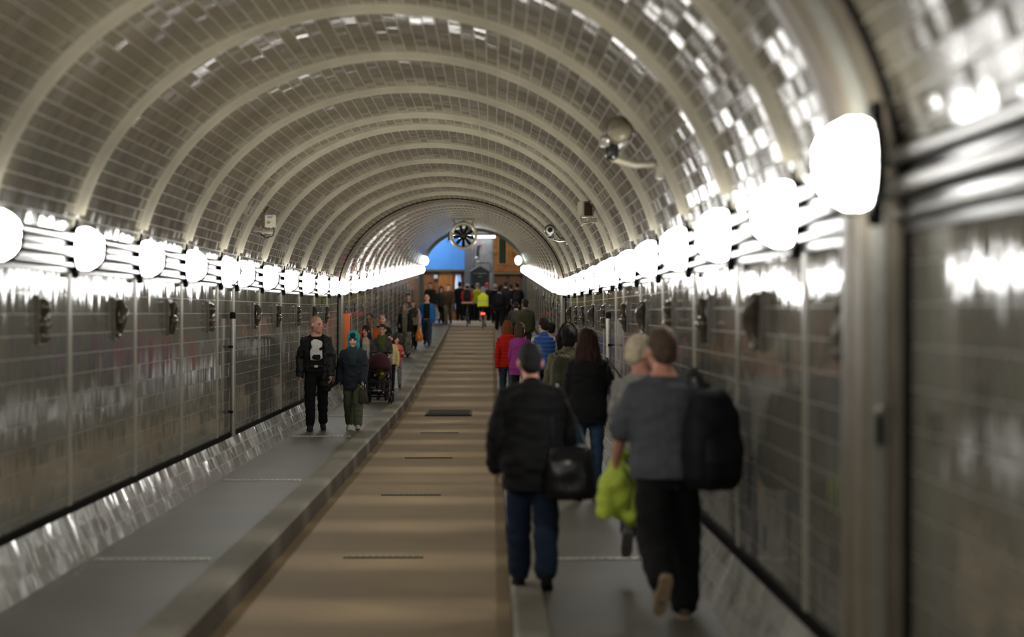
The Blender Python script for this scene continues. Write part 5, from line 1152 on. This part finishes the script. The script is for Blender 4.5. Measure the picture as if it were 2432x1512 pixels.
lh = P['longhair']; handbag('black handbag under the long-haired woman\'s right arm', lh['world'](lh['T']((0.31, -0.02, 1.18))), 0.15, (0.008, 0.008, 0.009), 0.26, 0.32, 0.15, lh['world'](lh['T']((0.20, -0.02, 1.45))), 0.3)
# lime jacket hanging from the left hand of the grey man
gp = P['grey']; hand = gp['world'](gp['AR'][0][2] + gp['AR'][0][3] * 0.075)
r = empty('lime_jacket', hand + Vector((-0.015, 0.0, 0.035)), 0.1, 'lime yellow jacket hanging from the grey T-shirt man\'s left hand', 'jacket')
b = MB(); b.tube([(0.02, 0.0, 0.0), (0.06, 0.02, 0.07), (0.12, 0.03, 0.05)], [0.04, 0.05, 0.04], n=12)
b.eloft([(0.15, 0.03, -0.42, 0.05, 0.05), (0.10, 0.02, -0.36, 0.115, 0.07), (0.05, 0.01, -0.24, 0.145, 0.08), (0.05, 0.0, -0.10, 0.12, 0.075), (0.03, 0.0, 0.0, 0.06, 0.05), (0.02, 0, 0.03, 0.035, 0.03)], n=20)
b.eloft([(-0.02, -0.03, -0.36, 0.05, 0.04), (-0.03, -0.02, -0.26, 0.065, 0.05), (0.0, 0, -0.08, 0.06, 0.05)], n=14)
b.tube([(0.13, -0.05, -0.05), (0.16, -0.06, -0.22), (0.13, -0.05, -0.36)], [0.05, 0.045, 0.035], n=12)
item_blob(b, 'fabric', cloth((0.50, 0.63, 0.08), 0.7), r, 0.009, 0.034, 11.0, 2)
r.scale = (1.08, 1.0, 0.90)
b = MB(); b.tube([(0.06, -0.095, -0.02), (0.10, -0.105, -0.15), (0.08, -0.10, -0.30)], 0.012, n=8); b.build('lining_edge', cloth((0.16, 0.20, 0.05)), r)
# bag in the bomber man's left hand
bo = P['bomber']; hnd = bo['world'](bo['AR'][0][2] + bo['AR'][0][3] * 0.09)
r = empty('shoulder_bag', hnd + Vector((-0.09, 0.06, 0.10)), PI, 'crumpled black bag hanging beside the bomber jacket man\'s left hand', 'bag')
b = MB(); b.eloft([(0, 0, -0.28, 0.04, 0.04), (0, 0, -0.23, 0.09, 0.06), (0.01, 0, -0.12, 0.105, 0.07), (-0.01, 0, 0.0, 0.08, 0.06), (0, 0, 0.06, 0.04, 0.03)], n=18); item_blob(b, 'bag_body', cloth((0.010, 0.010, 0.011), 0.6), r, 0.010, 0.03, 14.0)
# white print, belt and buttons belong to the bomber man's clothes
def on_chest(info, pts, infl):
    out = []
    for x, z in pts:
        rx, ry, yc = rt(z, False, 0.012); yy = yc + (ry + infl) * (max(0.0, 1 - (abs(x) / (rx + infl)) ** 2.2)) ** (1 / 2.2); out.append(info['T']((x, yy, z)))
    return out
def print_patch(info, name, outline, m, parent, infl=0.034, n=10):
    zs2 = sorted(set(z for x, z in outline)); mb = MB(); rows = []
    z0_, z1_ = min(zs2), max(zs2)
    def span(z):
        xs = []
        for (xa, za), (xb_, zb_) in zip(outline, outline[1:] + outline[:1]):
            if (za <= z < zb_) or (zb_ <= z < za): xs.append(xa + (xb_ - xa) * (z - za) / (zb_ - za))
        return (min(xs), max(xs)) if len(xs) >= 2 else None
    for k in range(n + 1):
        z = z0_ + (z1_ - z0_) * (0.01 + 0.98 * k / n); sp = span(z)
        if sp: rows.append(on_chest(info, [(sp[0] + (sp[1] - sp[0]) * q / 8, z) for q in range(9)], infl))
    vs = [p for r_ in rows for p in r_]; fs = []
    for j in range(len(rows) - 1):
        for i in range(8): fs.append((j * 9 + i, j * 9 + i + 1, j * 9 + i + 10, j * 9 + i + 9))
    mb.add(vs, fs); ob = mb.build(name, m, parent); md = ob.modifiers.new('thick', 'SOLIDIFY'); md.thickness = 0.004; md.offset = 1
    return ob
wht = cloth((0.72, 0.72, 0.70))
rt_ = bo['root']
print_patch(bo, 'shirt_print', [(-0.10, 1.08), (0.085, 1.075), (0.095, 1.22), (0.075, 1.25), (0.062, 1.28), (0.08, 1.33), (0.075, 1.39), (0.02, 1.40), (-0.06, 1.39), (-0.10, 1.35), (-0.085, 1.28), (-0.09, 1.2)], wht, rt_)
blk = cloth((0.012, 0.012, 0.013))
print_patch(bo, 'shirt_print_dark', [(-0.045, 1.082), (0.05, 1.085), (0.065, 1.13), (0.035, 1.165), (-0.01, 1.15), (-0.055, 1.165), (-0.07, 1.12)], blk, rt_, 0.039)
print_patch(bo, 'shirt_print_dark', [(-0.095, 1.235), (-0.055, 1.225), (-0.045, 1.26), (-0.085, 1.285)], blk, rt_, 0.039, 5)
b = MB(); pts = on_chest(bo, [(x, 0.985) for x in np.linspace(-0.13, 0.13, 9)], 0.024); b.tube(pts, 0.016, n=8); bel = b.build('belt', cloth((0.02, 0.02, 0.02), 0.4), rt_)
b = MB(); q = on_chest(bo, [(0.0, 0.985)], 0.038)[0]; b.box(q, (0.055, 0.012, 0.036), bev=0.004); b.build('buckle', M_STEEL, bel)
for i in (0, 1):
    sh, e, w_, d_ = bo['AR'][i]; b = MB(); b.tube([w_ - d_ * 0.02, w_ + d_ * 0.018], 0.050, n=16); b.build('cuff', cloth((0.30, 0.30, 0.29)), rt_)
# vest stripes
for key, zz, m_ in (('cyc1', 1.12, 'reflective'), ('cyc1', 1.02, 'reflective')):
    inf = P[key]; b = MB(); ring = []
    for a in np.linspace(0, 2 * PI, 24, endpoint=False):
        rx, ry, yc = rt(zz, False, 0.02); ring.append(inf['T']((math.cos(a) * (rx + 0.052), yc + math.sin(a) * (ry + 0.052), zz)))
    b.tube(ring, 0.022, n=8, closed=True, flat=(1, 0.5), up=(0, 0, 1)); b.build('reflective_band', cloth((0.40, 0.42, 0.25), 0.4), inf['root'])
inf = P['cyc2']; b = MB(); ring = []
for a in np.linspace(0, 2 * PI, 24, endpoint=False):
    rx, ry, yc = rt(0.90, False, 0.02); ring.append(inf['T']((math.cos(a) * (rx + 0.05), yc + math.sin(a) * (ry + 0.05), 0.90)))
b.tube(ring, 0.028, n=8, closed=True, up=(0, 0, 1)); b.build('white_hem', cloth((0.65, 0.65, 0.63)), inf['root'])
# carrier bags
def plastic(label, c, col, h=0.42, w=0.24):
    r = empty('plastic_bag', c, 0, label, 'bag'); m = mat('plastic_%02x%02x%02x' % tuple(int(q * 255) for q in col), col, 0.35, var=0.25, nscale=12)
    b = MB(); b.eloft([(0, 0, -h, w * 0.35, w * 0.25), (0, 0, -h * 0.9, w * 0.48, w * 0.32), (0, 0, -h * 0.55, w * 0.45, w * 0.30), (0, 0, -h * 0.25, w * 0.25, w * 0.15), (0, 0, -h * 0.1, w * 0.12, w * 0.07)], n=18); item_blob(b, 'bag_body', m, r, 0.013, 0.026, 12.0)
    b = MB(); b.tube([(-0.03, 0, -h * 0.12), (-0.03, 0, 0), (0.03, 0, 0), (0.03, 0, -h * 0.12)], 0.009, n=8); b.build('handles', m, r)
    return r
le = P['leather']; hl = le['world'](le['AR'][0][2] + le['AR'][0][3] * 0.09)
plastic('orange plastic carrier bag held by the leather jacket woman', hl, (0.75, 0.22, 0.02), 0.50, 0.26)
handbag('khaki handbag on the leather jacket woman\'s arm', le['world'](le['T']((-0.02, 0.22, 1.12))), PI, (0.16, 0.13, 0.06), 0.30, 0.26, 0.14, le['world'](le['T']((-0.17, 0.02, 1.44))), 0.5)
for i, nm in ((0, 'right'), (1, 'left')):
    c2 = P['c2']; plastic('white plastic bag on the %s of the long-haired person in the far crowd' % nm, c2['world'](c2['AR'][i][2] + c2['AR'][i][3] * 0.09), (0.55, 0.58, 0.62), 0.60, 0.26)
mg = P['magenta']; handbag('small black bag carried by the magenta coat woman', mg['world'](mg['T']((0.26, 0.02, 0.98))), 0, (0.012, 0.012, 0.012), 0.20, 0.20, 0.09, mg['world'](mg['T']((0.14, -0.02, 1.45))))
by = P['boy']; hb = by['world'](by['AR'][0][2] + by['AR'][0][3] * 0.09)
handbag('small dark bag carried in the hooded boy\'s left hand', hb + Vector((0.0, 0.02, -0.06)), PI, (0.03, 0.032, 0.022), 0.14, 0.22, 0.08, hb, 0.6)

# ------------------------------------------------------------------ stroller
ys_ = 43.5; xs_ = px2(901, ys_)
r = empty('stroller', (xs_, ys_, zf(ys_)), PI, 'black stroller with dark burgundy hood facing us', 'stroller')
M_FR = mat('stroller_frame', (0.03, 0.03, 0.032), 0.4, metal=0.5, var=0); M_BURG = cloth((0.045, 0.010, 0.016)); M_BLK = cloth((0.012, 0.012, 0.013))
for sx in (-0.235, 0.235):
    for yy, rr in ((0.32, 0.085), (-0.40, 0.11)):
        for off in (-0.025, 0.025):
            b = MB(); b.tube([(sx + off, yy + rr * 0.82 * math.cos(a), rr + rr * 0.82 * math.sin(a)) for a in np.linspace(0, 2 * PI, 22, endpoint=False)], rr * 0.18, n=8, closed=True)
            w = b.build('wheel', M_TYRE, r); b = MB(); b.tube([(sx + off - 0.012, yy, rr), (sx + off + 0.012, yy, rr)], rr * 0.6, n=14, round_ends=False); b.build('hub', M_FR, w)
b = MB()
for sx in (-0.235, 0.235):
    b.tube([(sx, 0.32, 0.10), (sx, 0.10, 0.42), (sx * 0.95, -0.20, 0.72), (sx * 0.95, -0.46, 1.00)], 0.014, n=8); b.tube([(sx, -0.40, 0.12), (sx, 0.05, 0.48), (sx, 0.22, 0.62)], 0.013, n=8); b.tube([(sx, 0.32, 0.10), (sx, 0.30, 0.02 + 0.08)], 0.02, n=8)
b.tube([(-0.235, -0.40, 0.12), (0.235, -0.40, 0.12)], 0.012, n=8); b.tube([(-0.235, 0.20, 0.26), (0.235, 0.20, 0.26)], 0.012, n=8); b.build('frame', M_FR, r)
b = MB(); b.tube([(-0.225, -0.46, 1.00), (-0.19, -0.50, 1.03), (0.19, -0.50, 1.03), (0.225, -0.46, 1.00)], 0.018, n=10); b.build('handle', M_BLK, r)
b = MB(); b.eloft([(0, -0.02, 0.36, 0.20, 0.20), (0, -0.02, 0.44, 0.22, 0.22), (0, -0.16, 0.48, 0.21, 0.09), (0, -0.26, 0.75, 0.20, 0.05)], n=20); item_blob(b, 'seat', M_BLK, r, 0.014, 0.008)
b = MB()
hood = []
for k in range(7):
    t = 0.05 + 0.30 * k; hood.append([Vector((0.245 * math.cos(a), -0.16 + 0.36 * math.sin(a) * math.cos(t) * 0.95, 0.68 + 0.36 * math.sin(a) * math.sin(t))) for a in np.linspace(0.02, PI - 0.02, 20)])
hv = [p for q in hood for p in q]; hf = [(j * 20 + i, j * 20 + i + 1, j * 20 + i + 21, j * 20 + i + 20) for j in range(6) for i in range(19)]
b.add(hv, hf); o = b.build('hood', M_BURG, r); md = o.modifiers.new('thick', 'SOLIDIFY'); md.thickness = 0.012
b = MB(); b.tube([(-0.22, 0.10, 0.64), (-0.17, 0.24, 0.66), (0.17, 0.24, 0.66), (0.22, 0.10, 0.64)], 0.016, n=10); b.build('bumper_bar', M_BLK, r)
b = MB(); b.eloft([(0, -0.05, 0.18, 0.18, 0.18), (0, -0.05, 0.28, 0.21, 0.22), (0, -0.05, 0.30, 0.20, 0.21)], n=18, power=3); b.build('basket', M_BLK, r)
b = MB(); b.box((0, 0.225, 0.27), (0.22, 0.012, 0.03), bev=0.003); b.build('reflector', mat('grey_reflector', (0.35, 0.35, 0.35), 0.3, var=0), r)
b = MB(); b.box((0, 0.29, 0.16), (0.36, 0.12, 0.02), bev=0.005); b.build('footrest', M_BLK, r)
P['baby'] = person('small child in dark clothes with yellow green cap lying in the stroller', xs_ + 0.05, ys_ + 0.04, 0.80, PI, 'fair', headk=1.45, voxel=0.010, seated=0.98, zoff=zf(ys_) + 0.02, lean=-14,
    legs=((70, 40, 20), (74, 30, 20)), arms=((40, 25, 50), (40, 25, 60)), headrot=(20, 20), hair=dict(style='short', color=(0.08, 0.05, 0.03)), hat=[('cap', 'beanie', cloth((0.42, 0.40, 0.03)))],
    top=J((0.10, 0.075, 0.05), t=0.03), scarf=cloth((0.40, 0.38, 0.03)), trousers=dict(mat=cloth((0.03, 0.018, 0.018)), w=0.02), shoes=dict(mat=cloth((0.5, 0.36, 0.32)), sole=cloth((0.5, 0.4, 0.36))))
flush()
